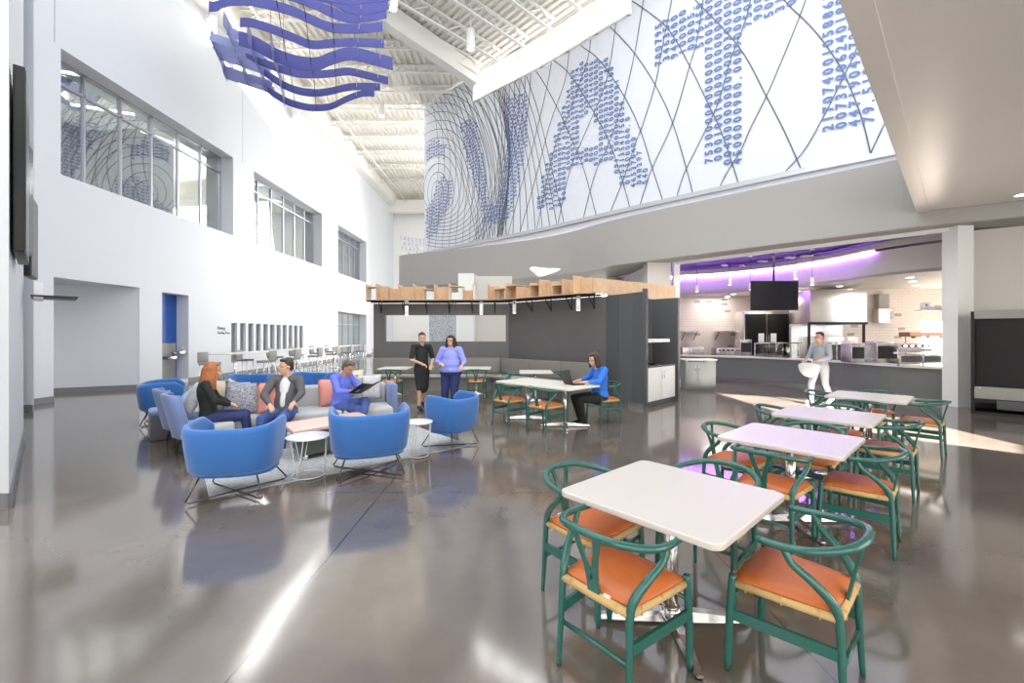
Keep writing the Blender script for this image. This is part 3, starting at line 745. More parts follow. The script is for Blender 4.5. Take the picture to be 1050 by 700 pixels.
light('kitchen_light', 'AREA', (8.6, 17.7, 3.24), (0, 0, 0), 42, (1, .93, .86), size=1.2)
light('kitchen_light', 'AREA', (10.2, 15.9, 3.24), (0, 0, 0), 22, (1, .93, .86), size=.8)
for i, (u, v) in enumerate(((706, 305), (746, 304), (752, 301.5), (861, 293.5), (871, 296.5), (933, 284.5), (936, 288.5), (940, 292.5))):
    p = at(u, v, 3.27); t = thing('recessed_light', 'small round recessed downlight in the low kitchen ceiling', 'lamp', p, 0, 'downlights in the kitchen ceiling')
    MB().lathe([(.12, -.0), (.11, .012)], n=16).obj('trim_ring', 'white2', t); MB().lathe([(.085, -.006), (.085, 0)], n=16).obj('diffuser', 'lamp', t)
for i, (u, v) in enumerate(((743, 271), (782, 267), (810, 263), (827, 261.5), (761, 272))):
    p = at(u, v, 4.29); b = MB().box((0, 0, -.03), (.34, .16, .06), bev=.01); tag(b.obj('ceiling_fixture', 'white2', None, p, random.random()), 'small white fixture on the dark upper kitchen ceiling', 'lamp', 'fixtures on the dark kitchen ceiling')
# serving counter
CP = [(5.9, 16.35), (7.0, 15.75), (8.2, 14.8), (9.15, 13.5), (9.45, 12.2), (9.6, 11.0), (10.0, 10.2), (10.2, 10.05)]
CPs = [tuple(p[:2]) for p in smoothpath([(*p, 0) for p in CP], 6)]
t = thing('serving_counter', 'long curved grey-green serving counter with a white top', 'counter', (8.2, 14.8, 0))
off = lambda P, dx, dy: [(p[0]-8.2+dx, p[1]-14.8+dy) for p in P]
inner = [(p[0]+.42, p[1]+.5) for p in CPs][::-1]
MB().prism(off(CPs, 0, 0)+off(inner, 0, 0), .83, .87).obj('countertop', 'counterw', t)
MB().sheet(off(CPs, .06, .07), .1, .83, .12).obj('front_panel', 'counterf', t)
MB().sheet(off(CPs, .12, .14), 0, .1, .08).obj('kickboard', 'steel', t)
# sneeze guards and things behind the counter
def guard(u0, u1, Y, z0, z1, lab, rz=0, shelf=True):
    x0, x1 = (u0-525)/F*Y, (u1-525)/F*Y; L = x1-x0
    t = thing('sneeze_guard', lab, 'sneeze guard', (x0, Y, z0), rz, 'sneeze guards on the serving counter')
    for k in range(3): MB().tube([(L*k/2, 0, 0), (L*k/2, 0, z1-z0)], .018, 8).obj('post', 'steel', t)
    MB().box((L/2, -.1, z1-z0), (L, .3, .015)).obj('top_glass', 'clear', t)
    MB().box((L/2, .0, (z1-z0)*.5), (L, .01, (z1-z0)*.9)).obj('front_glass', 'clear', t)
    if shelf:
        b = MB(); b.tube([(0, -.24, z1-z0), (L, -.24, z1-z0)], .012, 6); b.tube([(0, 0, z1-z0-.02), (L, 0, z1-z0-.02)], .012, 6); b.obj('rail', 'steel', t)
guard(774, 818, 15.2, .87, 1.36, 'chromed sneeze guard on the counter below the dark screen')
guard(846, 858, 12.9, .87, 1.42, 'narrow sneeze guard on the counter left of the hood opening')
guard(869, 892, 12.2, .87, 1.40, 'sneeze guard on the counter in front of the oven hood')
guard(921, 972, 10.7, .87, 1.28, 'wide sneeze guard on the counter beside the white column')
def equip(name, cat, lab, u0, u1, v0, v1, Y, dep=.5, m='steel', group=None, detail='knobs'):
    x0, x1 = (u0-525)/F*Y, (u1-525)/F*Y; z1 = H+(VH-v0)/F*Y; z0 = H+(VH-v1)/F*Y; L, h = x1-x0, z1-z0
    t = thing(name, lab, cat, ((x0+x1)/2, Y+dep/2, z0), 0, group)
    MB().box((0, 0, h/2), (L, dep, h), bev=min(.012, h*.1)).obj('body', m, t)
    if detail == 'knobs':
        MB().box((0, -dep/2-.004, h*.72), (L*.8, .012, h*.2)).obj('control_panel', 'black', t)
        for k in range(4): MB().box((-L*.3+L*.2*k, -dep/2-.015, h*.72), (L*.08, .02, h*.1)).obj('display', 'lamp' if 'warmer' in name else 'white2', t)
    if detail == 'door':
        MB().box((0, -dep/2-.006, h*.5), (L*.86, .014, h*.6)).obj('door', 'cork', t); MB().tube([(-L*.35, -dep/2-.05, h*.86), (L*.35, -dep/2-.05, h*.86)], .01, 6).obj('handle', 'chrome', t)
    return t
struct('trim_9', MB().box((9.3, 17.0, .42), (6.6, .6, .84)), 'steel')
equip('food_warmer', 'food warmer', 'stainless food warmer with small lit displays behind the right sneeze guard', 921, 956, 352, 361, 11.6)
equip('griddle', 'griddle', 'low stainless griddle below the shelf at the left of the kitchen', 735, 758, 357, 364, 16.9, .5, detail='knobs')
equip('soup_kettle', 'food warmer', 'square stainless warmer at the right end of the left kitchen wall', 759, 771, 348, 364, 16.7, .4, detail='door')
equip('oven', 'oven', 'dark fronted stainless oven below the right sneeze guard', 921, 968, 363, 373, 11.7, .5, detail='door')
equip('toaster', 'toaster', 'small stainless toaster behind the narrow sneeze guard', 873, 887, 352, 371.5, 11.9, .4, detail='door')
equip('toaster_oven', 'oven', 'tall open stainless cabinet left of the food warmer', 899, 917, 350, 372, 11.9, .4, detail='door')
equip('prep_table', 'table', 'stainless prep table at the far left of the kitchen', 700, 722, 356, 364, 17.3, .6, detail=None)
equip('range', 'stove', 'long stainless cooking range standing beneath the large hood', 842, 880, 345, 385, 14.9, .6, detail='door')
# hood
t = thing('range_hood', 'large stainless extractor hood above the cooking line', 'extractor hood', (11.7, 15.0, 2.02))
MB().box((-.80, 0, .56), (1.9, 1.1, 1.10), bev=.01).obj('canopy', 'steel', t); MB().box((-.80, -.52, .0), (1.94, .06, .08)).obj('rim', 'black', t)
for s_ in (-1.72, .12): MB().box((s_, -.45, -.98), (.06, .06, 1.98)).obj('side_post', 'black', t)
MB().box((-.8, .5, -.7), (1.84, .04, 1.3)).obj('back_panel', 'steel', t)
t = thing('control_cabinet', 'stainless wall cabinet on the right tiled kitchen wall', 'cabinet', (13.15, 15.35, 2.05)); MB().box((0, 0, .26), (.54, .28, .52), bev=.01).obj('body', 'steel', t); MB().box((0, .05, .78), (.36, .2, .5)).obj('duct', 'stool', t); MB().tube([(.18, -.16, .15), (.18, -.16, .35)], .012, 6).obj('handle', 'chrome', t)
t = thing('heat_lamp_shelf', 'long copper heated shelf with lamps on the right kitchen wall', 'heated shelf', (12.7, 13.7, 1.55)); MB().box((.7, 0, .1), (2.0, .4, .15), bev=.02).obj('canopy', 'copper', t)
for k in range(4): MB().lathe([(.05, -.02), (.06, .03)], (k*.45, 0, 0), 12).obj('lamp_head', 'black', t)
for k in (-.25, 1.65): MB().tube([(k, 0, .1), (k, .0, -.62)], .016, 6).obj('post', 'steel', t)
t = thing('wall_shelf', 'small white corner shelf beside the white column', 'shelf', (9.72, 10.25, 2.22)); MB().box((.16, 0, 0), (.5, .22, .03), bev=.005).obj('board', 'counterw', t); MB().prism([(.2, -.02), (.42, -.02), (.42, .02), (.2, .02)], .01, .08).obj('bracket', 'counterw', t)
t = thing('card_reader', 'small white rounded device on the corner shelf', 'device', (9.78, 10.25, 2.237)); MB().box((0, 0, .08), (.16, .12, .16), bev=.03).obj('body', 'counterw', t); MB().ell((-.03, -.062, .1), (.02, .006, .02)).obj('sensor', 'black', t)
for (u0, u1, Y, v) in ((700, 716, 18.3, 340), (735, 773, 18.3, 339.5)):
    x0, x1 = (u0-525)/F*Y, (u1-525)/F*Y; z = H+(VH-v)/F*Y
    t = thing('kitchen_shelf', 'steel wall shelf on the left tiled wall, '+('at its far left end' if u0 == 700 else 'in the corner beside the dark cooler'), 'shelf', (x0, Y, z), 0, 'steel shelves on the tiled wall')
    MB().box(((x1-x0)/2, .1, 0), (x1-x0, .4, .03)).obj('board', 'steel', t)
    for k in (.08, x1-x0-.08): MB().tube([(k, -.08, 0), (k, .28, -.35)], .014, 6).obj('bracket', 'black', t)
# black double-door cooler with two white notices
t = thing('cooler', 'black double-door cooler against the back wall of the kitchen', 'refrigerator', (10.0, 17.0, .0)); W_ = 1.78
b = MB(); b.box((0, .35, 1.28), (W_, .7, 2.56), bev=.01); b.obj('body', 'steel', t)
for k in (-1, 1):
    d_ = MB().box((k*W_*.245, -.02, 1.35), (W_*.46, .04, 2.2), bev=.008).obj('door', 'screen', t)
    MB().tube([(k*.05, -.06, 1.0), (k*.05, -.07, 1.02), (k*.05, -.07, 1.6), (k*.05, -.06, 1.62)], .012, 6).obj('handle', 'chrome', d_)
    MB().box((k*.24, -.045, 1.52), (.22, .006, .34)).obj('notice', 'tag', d_)
t = thing('hanging_screen', 'large dark menu screen hanging on a black pole above the counter', 'screen', (8.48, 14.0, 2.42)); MB().box((0, 0, .48), (1.52, .07, .95), bev=.008).obj('panel', 'black', t); MB().box((0, -.04, .48), (1.46, .006, .89)).obj('display', 'screen', t); MB().tube([(0, .03, .9), (0, .03, 1.88)], .03, 8).obj('pole', 'black', t)
# waste cabinet
t = thing('waste_cabinet', 'low grey two-door cabinet with a slot at the left end of the counter', 'cabinet', (5.62, 13.1, 0), math.radians(-6)); t.scale = (.86, .9, 1)
b = MB(); b.box((0, 0, .46), (1.0, .6, .72)); b.box((0, .04, .05), (.94, .5, .1)); b.box((.32, 0, .83), (.36, .6, .06)); b.box((0, .22, .83), (1.0, .15, .1)); b.box((-.47, 0, .83), (.06, .6, .1)); b.obj('body', 'counterf', t)
MB().box((0, 0, .895), (1.08, .66, .035), bev=.005).obj('top', 'counterw', t); MB().box((-.1, -.26, .83), (.7, .02, .09)).obj('slot', 'black', t)
for k in (-1, 1):
    d_ = MB().box((k*.2-.12, -.305, .46), (.38, .02, .66), bev=.003).obj('door', 'counterf', t); MB().tube([(k*.05-.12, -.325, .58), (k*.05-.12, -.335, .59), (k*.05-.12, -.335, .70), (k*.05-.12, -.325, .71)], .01, 6).obj('handle', 'chrome', d_)
# black merchandiser at the right edge
rzf = math.atan2(-.53, .5)
t = thing('drinks_fridge', 'tall black open-front drinks fridge with silver bands at the right wall', 'refrigerator', (9.55, 9.0, 0), rzf)
b = MB(); b.box((.0+.02, .4, 1.06), (.06, .8, 2.12)); b.box((1.6, .4, 1.06), (.06, .8, 2.12)); b.box((.8, .78, 1.06), (1.6, .05, 2.12)); b.box((.8, .4, .03), (1.6, .8, .06)); b.box((.8, .4, .30), (1.56, .76, .1)); b.obj('body', 'black', t)
MB().box((.82, .05, 2.05), (1.56, .16, .17), bev=.006).obj('header', 'stool', t); MB().box((.82, .03, .45), (1.56, .1, .24), bev=.006).obj('sill_band', 'stool', t); MB().box((.82, .08, 1.26), (1.52, .02, 1.38)).obj('glass_front', 'screen', t)
MB().box((.9, .02, .22), (1.1, .03, .18), bev=.005).obj('grille', 'darkm', t); MB().ell((.12, -.03, .55), (.014, .01, .014)).obj('thermostat', 'chrome', t)
# downlight in the foyer ceiling and thin vents
p = at(1047, 200, 4.41); t = thing('recessed_light', 'lit round recessed downlight in the foyer ceiling at the right edge', 'lamp', p); MB().lathe([(.12, -.0), (.11, .012)], n=20).obj('trim_ring', 'white2', t); MB().lathe([(.09, -.006), (.09, 0)], n=20).obj('diffuser', 'lamp', t)
# ------------------------------------------------------------------ screens and fittings on the left
wd = Vector((-.733, .68)); wn = Vector((.68, .733))
def wscreen(lab, s0, s1, off, z0, z1, tilt=0):
    p = Vector(W0[0])+wd*s0+wn*off; L = s1-s0
    t = thing('wall_screen', lab, 'screen', (p.x, p.y, z0), math.atan2(wd.y, wd.x)+tilt, 'black screens on the left wall')
    MB().box((L/2, .04, (z1-z0)/2), (L, .08, z1-z0), bev=.008).obj('casing', 'black', t)
    MB().box((L/2, -.002, (z1-z0)/2), (L-.05, .006, z1-z0-.05)).obj('display', 'screen', t)
    MB().box((L*.5, .08+off*.35, (z1-z0)/2), (.3, max(.02, off*.7), .5)).obj('bracket', 'black', t)
wscreen('tall black screen nearest the left edge of the photo, flat on the near wall', .12, 1.35, .10, 2.45, 4.25)
def fscreen(lab, a, c, z0, z1):
    a, c = Vector(a), Vector(c); d = c-a; L = d.length
    t = thing('wall_screen', lab, 'screen', (a.x, a.y, z0), math.atan2(d.y, d.x), 'black screens on the left wall')
    MB().box((L/2, .05, (z1-z0)/2), (L, .09, z1-z0), bev=.008).obj('casing', 'black', t)
    MB().box((L/2, .0, (z1-z0)/2), (L-.05, .006, z1-z0-.05)).obj('display', 'screen', t)
    MB().box((L/2, .22, (z1-z0)*.5), (.16, .28, .4)).obj('bracket', 'black', t)
fscreen('black screen held off the near wall on an arm, second from the left edge', (-6.95, 6.07), (-7.55, 6.83), 2.87, 4.55)
fscreen('smaller lower black screen farthest along the near wall', (-8.35, 7.52), (-8.9, 8.13), 2.66, 4.08)
t = thing('wall_bracket', 'small white wall-mounted bracket with a dark tray under the screens', 'bracket', (-7.35, 6.75, 2.22), math.atan2(wd.y, wd.x)); MB().box((0, -.15, 0), (.9, .5, .02), bev=.004).obj('tray', 'black', t); MB().box((0, .02, .08), (.8, .1, .24), bev=.01).obj('wall_plate', 'white2', t)
# fountain panel
t = thing('drinking_fountain', 'double stainless drinking fountain with a tall panel in the blue wall niche', 'drinking fountain', (WX-.37, 14.3, .13))
MB().box((0, .27, .62), (.03, .62, 1.20), bev=.005).obj('back_panel', 'stool', t)
for y, z in ((.12, .74), (.50, .9)):
    b = MB(); b.box((.17, y, z), (.32, .28, .12), bev=.04); bo = b.obj('basin', 'steel', t); MB().tube([(.28, y+.1, z+.07), (.28, y+.1, z+.15), (.24, y+.06, z+.19)], .012, 8).obj('spout', 'chrome', bo)
# wall lettering (small two-line sign)
def text_obj(s, size, loc, rot, m, name, parent=None):
    cu = bpy.data.curves.new('t', 'FONT'); cu.body = s; cu.size = size; cu.extrude = .004
    ob = bpy.data.objects.new('t', cu); COL.objects.link(ob); bpy.context.view_layer.update()
    me = bpy.data.meshes.new_from_object(ob.evaluated_get(bpy.context.evaluated_depsgraph_get())); bpy.data.objects.remove(ob)
    me.materials.append(M[m]); o = bpy.data.objects.new(name, me); COL.objects.link(o); o.location = loc; o.rotation_euler = rot
    if parent: o.parent = parent
    return o
t = thing('wall_sign', 'small two-line dark lettering on the white wall left of the grey slot windows', 'sign', (WX+.01, 16.45, 1.72))
text_obj('Dining', .17, (0, 0, .12), (PI/2, 0, PI/2), 'ink', 'upper_line', t); text_obj('Serving Area', .14, (0, 0, -.05), (PI/2, 0, PI/2), 'ink', 'lower_line', t)
# atrium cylinder downlights
for u, v0, v1, z, wh in ((217, 18, 35, 12.6, 'beside the left wall above the blue sculpture'), (304, 114, 122, 12.6, 'farthest, below the sculpture'), (391, 108, 119, 12.6, 'right of the lowest blue ribbon'), (403, -12, 9, 12.4, 'at the top edge right of the sculpture'), (482.5, 31, 50, 12.5, 'near the clerestory window')):
    p = at(u, v1, z); h_ = (v1-v0)/F*p.y
    t = thing('ceiling_downlight', 'white cylinder downlight hung from the atrium roof, '+wh, 'lamp', p, 0, 'cylinder downlights in the atrium')
    MB().lathe([(.15, 0), (.16, .02), (.16, h_), (.1, h_+.03)], n=20).obj('lamp_shade', 'white2', t); MB().lathe([(.12, -.01), (.12, .0)], n=16).obj('lens', 'lamp', t); MB().tube([(0, 0, h_), (0, 0, 14.25-p.z)], .02, 6).obj('stem', 'white2', t)
# ------------------------------------------------------------------ hanging blue sculpture
se = Vector((.935, .355)).normalized(); sn = Vector((-se.y, se.x)); SO = Vector((-8.8, 15.6))
t = thing('ribbon_sculpture', 'suspended blue sculpture of waving ribbons and cross fins below the atrium roof', 'sculpture', (-7, 14.5, 10.5))
base = Vector((-7, 14.5, 10.5))
def ray_plane(u, v, k, sp=.78):
    P = SO - sn*(k*sp); r = (u-525)/F
    # point P+se*t with x/y=r
    tt = (r*P.y-P.x)/(se.x-r*se.y); q = P+se*tt
    return Vector((q.x, q.y, H+(VH-v)/F*q.y))
RB = [([(335,478),(430,540),(510,568),(590,580),(680,572),(770,530),(850,503),(912,503)], 0, .26),
      ([(318,385),(420,455),(510,490),(600,500),(680,490),(770,470),(850,465),(944,468)], 1, .27),
      ([(220,285),(300,330),(400,368),(500,396),(600,400),(680,395),(770,385),(850,400),(988,435)], 2, .27),
      ([(182,205),(270,235),(390,300),(490,335),(600,345),(680,315),(770,290),(850,300),(1012,345)], 3.2, .44),
      ([(190,120),(260,125),(370,160),(470,200),(575,240),(670,235),(770,228),(860,230),(965,235)], 4.4, .26),
      ([(22,35),(70,30),(130,5),(240,5),(350,25),(470,60),(560,100),(670,145),(780,155),(870,152),(958,142)], 5.6, .28),
      ([(330,-60),(430,-35),(520,-5),(600,25),(690,70),(780,95),(870,92),(978,72)], 6.8, .28),
      ([(450,-90),(560,-50),(680,-5),(780,40),(870,50),(990,20)], 8, .28),
      ([(60,-110),(240,-120),(420,-90),(600,-40),(780,-10),(1000,-30)], 9.2, .28)]
ribs = []
for px, k, hh in RB:
    P = [ray_plane(210+x/5.25, y/5.25, k) for x, y in px]; P = smoothpath(P, 8); ribs.append((k, P, hh))
    b = MB(); vs = []; fs = []; th = sn*.008
    for i, p in enumerate(P):
        for s_ in (-1, 1): vs += [(p.x-base.x+s_*th.x, p.y-base.y+s_*th.y, p.z-base.z-hh/2), (p.x-base.x+s_*th.x, p.y-base.y+s_*th.y, p.z-base.z+hh/2)]
    for i in range(len(P)-1):
        a = 4*i; c = a+4; fs += [(a, a+1, c+1, c), (a+2, c+2, c+3, a+3), (a+1, a+3, c+3, c+1), (a, c, c+2, a+2)]
    fs += [(0, 2, 3, 1), (4*(len(P)-1), 4*(len(P)-1)+1, 4*(len(P)-1)+3, 4*(len(P)-1)+2)]
    b._add(vs, fs); b.obj('ribbon', 'sculpt', t)
def rib_z(k, s_):
    kk, P, hh = min(ribs, key=lambda r: abs(r[0]-k)); best = min(P, key=lambda p: abs((Vector((p.x, p.y))-SO).dot(se)-s_)); return best.z
# cross fins: run between ribbons, blue sheets at the left end, slim rods further right
LFT = [((15, 190), (50, 290), 3.0), ((98, 198), (178, 432), 3.0), ((140, 190), (262, 470), 3.0), ((190, 190), (342, 505), 3.0)]
for j, s_ in enumerate((-1.25, -.65, -.05, .55)):
    b = MB(); ks = [x*.5 for x in range(0, 9 if j else 6)]; vs = []
    for k in ks:
        z = rib_z(k, max(s_, -.2)) + (.25 if s_ < -.3 else 0); q = SO-sn*(k*.78)+se*s_
        for w_ in (-.006, .006): vs += [(q.x-base.x+se.x*w_, q.y-base.y+se.y*w_, z-base.z-.26), (q.x-base.x+se.x*w_, q.y-base.y+se.y*w_, z-base.z+.24)]
    fs = []
    for i in range(len(ks)-1):
        a = 4*i; c = a+4; fs += [(a, a+1, c+1, c), (a+2, c+2, c+3, a+3), (a+1, a+3, c+3, c+1), (a, c, c+2, a+2)]
    b._add(vs, fs); b.obj('cross_fin', 'sculpt2', t)
for k in (0, .5, 1, 1.5, 2, 2.5, 3.1):
    b = MB(); z = rib_z(k, 0); q0 = SO-sn*(k*.78)-se*(1.28 if k < 2.6 else .7); q1 = SO-sn*(k*.78)+se*.2
    b.beam((q0.x-base.x, q0.y-base.y, z-base.z+.25), (q1.x-base.x, q1.y-base.y, z-base.z), .012, .26); b.obj('cross_ribbon', 'sculpt2', t)
for s_ in (.9, 1.6, 2.3, 3.0, 3.7):
    pts = []
    for k in [x*.4 for x in range(0, 22)]:
        q = SO-sn*(k*.78)+se*s_; pts.append((q.x-base.x, q.y-base.y, rib_z(k, s_)-base.z))
    MB().tube(pts, .012, 6).obj('cross_rod', 'steelw' if s_ > 2.5 else 'wire', t)
for s_, k in ((.6, 1), (2.4, 1), (.6, 4.4), (2.4, 4.4), (3.6, 3.2)):
    q = SO-sn*(k*.78)+se*s_; MB().tube([(q.x-base.x, q.y-base.y, rib_z(k, s_)-base.z), (q.x-base.x, q.y-base.y, 14.25-base.z)], .006, 5).obj('suspension_cable', 'wire', t)
# things seen through the pass-through opening
t = thing('speckled_screen', 'tall grey speckled divider panel seen through the pass-through opening', 'panel', (-2.75, 17.2, 0)); M['speck'] = speck_mat('speckled_panel', (.20, .22, .24), (.55, .57, .6), 9, .12)
MB().box((-.27, 0, 1.5), (.53, .06, 3.0), bev=.005).obj('panel', 'speck', t); MB().box((.27, 0, 1.5), (.53, .06, 3.0), bev=.005).obj('panel', 'speck', t)
struct('wall_back_column', MB().box((-1.85, 17.6, 2.05), (.62, .5, 4.1)), 'white')
mb = MB(); mb.box((-.75, 18.3, 2.05), (1.5, .15, 4.1)); mb.box((-1.5, 18.0, 2.05), (.06, .3, 4.1)); struct('wall_back_room', mb, 'beige')
# ------------------------------------------------------------------ dining furniture
E1 = Vector((math.cos(math.radians(42.3)), math.sin(math.radians(42.3)))); E2 = Vector((-E1.y, E1.x))
def make_table(label, loc, rz, group, m='top', size=.914, z=.74):
    t = thing('dining_table', label, 'table', (*loc, 0), rz, group)
    b = bmesh.new(); bmesh.ops.create_cube(b, size=1); bmesh.ops.scale(b, vec=(size, size, .034), verts=b.verts)
    bmesh.ops.bevel(b, geom=[e for e in b.edges if abs((e.verts[0].co-e.verts[1].co).z) > .01], offset=.055, segments=6, profile=.5, affect='EDGES')
    bmesh.ops.bevel(b, geom=[e for e in b.edges if abs(e.verts[0].co.z-e.verts[1].co.z) < .001 and len(e.link_faces) == 2 and abs(e.link_faces[0].normal.z-e.link_faces[1].normal.z) > .5], offset=.006, segments=3, profile=.5, affect='EDGES')
    for f in b.faces: f.smooth = abs(f.normal.z) < .99
    mb = MB(); mb.bm.free(); mb.bm = b
    o = mb.obj('tabletop', m, t); o.location = (0, 0, z-.017)
    b = MB(); b.tube([(0, 0, .05), (0, 0, z-.05)], .038, 20); b.lathe([(.05, .03), (.055, .05), (.05, .085), (.038, .09)], n=20); b.lathe([(.15, z-.05), (.15, z-.035)], n=20); b.obj('column', 'alu', t)
    for k in range(4):
        a = math.radians(45+90*k); d = Vector((math.cos(a), math.sin(a), 0)); q = Vector((-d.y, d.x, 0))
        b = MB(); vs = []
        for s_, w_, z1 in ((.02, .032, .075), (.2, .03, .06), (.40, .022, .034), (.435, .016, .026)):
            for x, zz in ((-w_, .012), (-w_*.8, z1), (w_*.8, z1), (w_, .012)): p = d*s_+q*x; vs.append((p.x, p.y, zz))
        fs = [(4*i+j, 4*i+(j+1) % 4, 4*i+4+(j+1) % 4, 4*i+4+j) for i in range(3) for j in range(4)]+[(0, 1, 2, 3), (12, 15, 14, 13)]
        b._add(vs, fs); f_ = b.obj('base_blade', 'alu', t)
        p = d*.415; MB().lathe([(.018, 0), (.018, .013)], (p.x, p.y, 0), 12).obj('glide', 'black', f_)
    return t
def make_chair():
    t = thing('dining_chair', 'x', 'chair')
    for s in (-1, 1):
        b = MB(); b.tube(smoothpath([(s*.238, .222, 0), (s*.24, .215, .2), (s*.236, .205, .40), (s*.234, .20, .475)], 3), [.0115]+[.0185]*8+[.0175], 12); b.obj('front_leg', 'green', t)
        pts = smoothpath([(s*.205, -.235, 0), (s*.20, -.225, .2), (s*.195, -.215, .42), (s*.205, -.19, .50), (s*.235, -.125, .575), (s*.258, -.055, .635), (s*.262, -.02, .70)], 4)
        n = len(pts); r = [.012+.009*min(1, i/(n*.45)) if i < n*.5 else .021-.008*((i-n*.5)/(n*.5)) for i in range(n)]
        b = MB(); b.tube(pts, r, 12); b.obj('rear_leg', 'green', t)
        b = MB(); b.beam((s*.238, .205, .285), (s*.20, -.21, .285), .018, .05); b.obj('side_stretcher', 'green', t)
    b = MB(); b.tube([(-.236, .205, .36), (.236, .205, .36)], .011, 8); b.obj('front_stretcher', 'green', t)
    b = MB(); b.tube([(-.198, -.222, .22), (.198, -.222, .22)], .011, 8); b.obj('rear_stretcher', 'green', t)
    pts = smoothpath([(-.262, .075, .698), (-.268, -.03, .70), (-.245, -.14, .712), (-.175, -.235, .732), (-.09, -.275, .743), (0, -.285, .746), (.09, -.275, .743), (.175, -.235, .732), (.245, -.14, .712), (.268, -.03, .70), (.262, .075, .698)], 5)
    n = len(pts); b = MB(); b.tube(pts, [.0165+.003*math.sin(PI*i/(n-1)) for i in range(n)], 12); b.ell(pts[0], (.0165,)*3, n=12, k=8); b.ell(pts[-1], (.0165,)*3, n=12, k=8); b.obj('back_rail', 'green', t)
    b = MB()   # Y splat
    def strap(P, ws, th=.012):
        P = [Vector(p) for p in P]; vs = []
        for p, w_ in zip(P, ws): vs += [(p.x-w_, p.y-th/2, p.z), (p.x+w_, p.y-th/2, p.z), (p.x+w_, p.y+th/2, p.z), (p.x-w_, p.y+th/2, p.z)]
        fs = [(4*i+j, 4*i+(j+1) % 4, 4*i+4+(j+1) % 4, 4*i+4+j) for i in range(len(P)-1) for j in range(4)]+[(0, 1, 2, 3), (4*len(P)-4, 4*len(P)-1, 4*len(P)-2, 4*len(P)-3)]
        b._add(vs, fs)
    strap([(0, -.208, .40), (0, -.218, .47), (0, -.228, .53)], [.034, .032, .034])
    for s in (-1, 1): strap(smoothpath([(s*.014, -.226, .515), (s*.024, -.238, .58), (s*.048, -.258, .66), (s*.07, -.272, .735)], 3), [.021, .02, .018, .017, .016, .015, .015, .015, .016, .017])
    b.obj('splat', 'green', t)
    # woven cord seat with visible rolled edges
    b = MB(); C_ = [(-.225, .205), (.225, .205), (.19, -.21), (-.19, -.21)]
    b.prism([(x*.97, y*.97) for x, y in C_], .425, .447)
    for i in range(4):
        (x0, y0), (x1, y1) = C_[i], C_[(i+1) % 4]; b.tube([(x0, y0, .434), ((x0+x1)/2, (y0+y1)/2, .432), (x1, y1, .434)], .021, 8)
    cw_ = b
    for i in range(4):
        (x0, y0), (x1, y1) = C_[i], C_[(i+1) % 4]
        for q in (.15, .5, .85):
            if i == 2 and q == .5: continue
            x, y = x0+(x1-x0)*q, y0+(y1-y0)*q; dx, dy = x1-x0, y1-y0; L = math.hypot(dx, dy); rz = math.atan2(dy, dx); b.box((x, y, .434), (.003, .0425, .0425), rz)
    cw_.obj('seat', 'cord', t)
    vs = []
    b = MB(); nn = 9
    def cp(i, j, top):
        u = -1+2*i/(nn-1); v = -1+2*j/(nn-1); y = v*.205; x = u*(.218+.018*v); e = max(abs(u), abs(v))
        k = (1-u*u*.9)*(1-v*v*.9); zt = .464+.020*min(1, k*2.2)**.6
        if e > .99: zt = .463
        sh = 1-.035*(u*u*v*v)
        return (x*sh, y*sh, zt if top else .452)
    vs = [cp(i, j, 1) for i in range(nn) for j in range(nn)]+[cp(i, j, 0) for i in range(nn) for j in range(nn)]; fs = []
    for i in range(nn-1):
        for j in range(nn-1):
            a = i*nn+j; fs.append((a, a+nn, a+nn+1, a+1)); a += nn*nn; fs.append((a, a+1, a+nn+1, a+nn))
    ed = [i*nn for i in range(nn)]+[(nn-1)*nn+j for j in range(1, nn)]+[i*nn+nn-1 for i in range(nn-2, -1, -1)]+[j for j in range(nn-2, 0, -1)]
    for a, c in zip(ed, ed[1:]+ed[:1]): fs.append((a, c, c+nn*nn, a+nn*nn))
    b._add(vs, fs, True); co = b.obj('cushion', 'orange', t)
    b = MB(); b.box((.07, -.207, .456), (.035, .014, .012)); b.obj('cushion_tag', 'tag', co)
    return t
proto = make_chair(); used = [False]
def chair(x, y, fx, fy, label, group, jit=0):
    rz = math.atan2(fy, fx)-PI/2+jit
    if not used[0]:
        used[0] = True; proto.location = (x, y, 0); proto.rotation_euler[2] = rz; proto['label'] = label; proto['group'] = group; return proto
    return dup(proto, (x, y, 0), rz, label, group)
TB = [((.913, 2.485), 'nearest'), ((2.45, 3.81), 'second'), ((3.60, 4.93), 'third'), ((5.25, 6.37), 'farthest')]
jit = random.Random(3)
for (c, nm), dim in zip(TB, ((.5, .47, .5, .585), (.5, .45, .52, .47), (.5, .47, .5, .5), (.5, .5, .5, .55))):
    c = Vector(c)
    make_table('square cream-topped table on a polished base, %s in the right-hand row' % nm, c, math.radians(42.3), 'tables in the right-hand row')
    for (d, wh), k, sh in zip(((-E1, 'its near left side'), (E2, 'its far left side'), (E1, 'its far right side'), (-E2, 'its near right side')), dim, (0, -.1, 0, .08)):
        q = Vector((-d.y, d.x)); s_ = {'near left': 0, 'far left': -.12, 'far right': 0, 'near right': .1}[wh[4:-5]] if nm == 'nearest' else 0
        p = c+d*k+E1*s_ if abs(d.dot(E1)) < .5 else c+d*k
        chair(p.x, p.y, -d.x, -d.y, 'green wishbone chair with orange cushion, %s of the %s right-hand table' % (wh[4:], nm), 'green chairs around the right-hand tables', jit.uniform(-.06, .06))
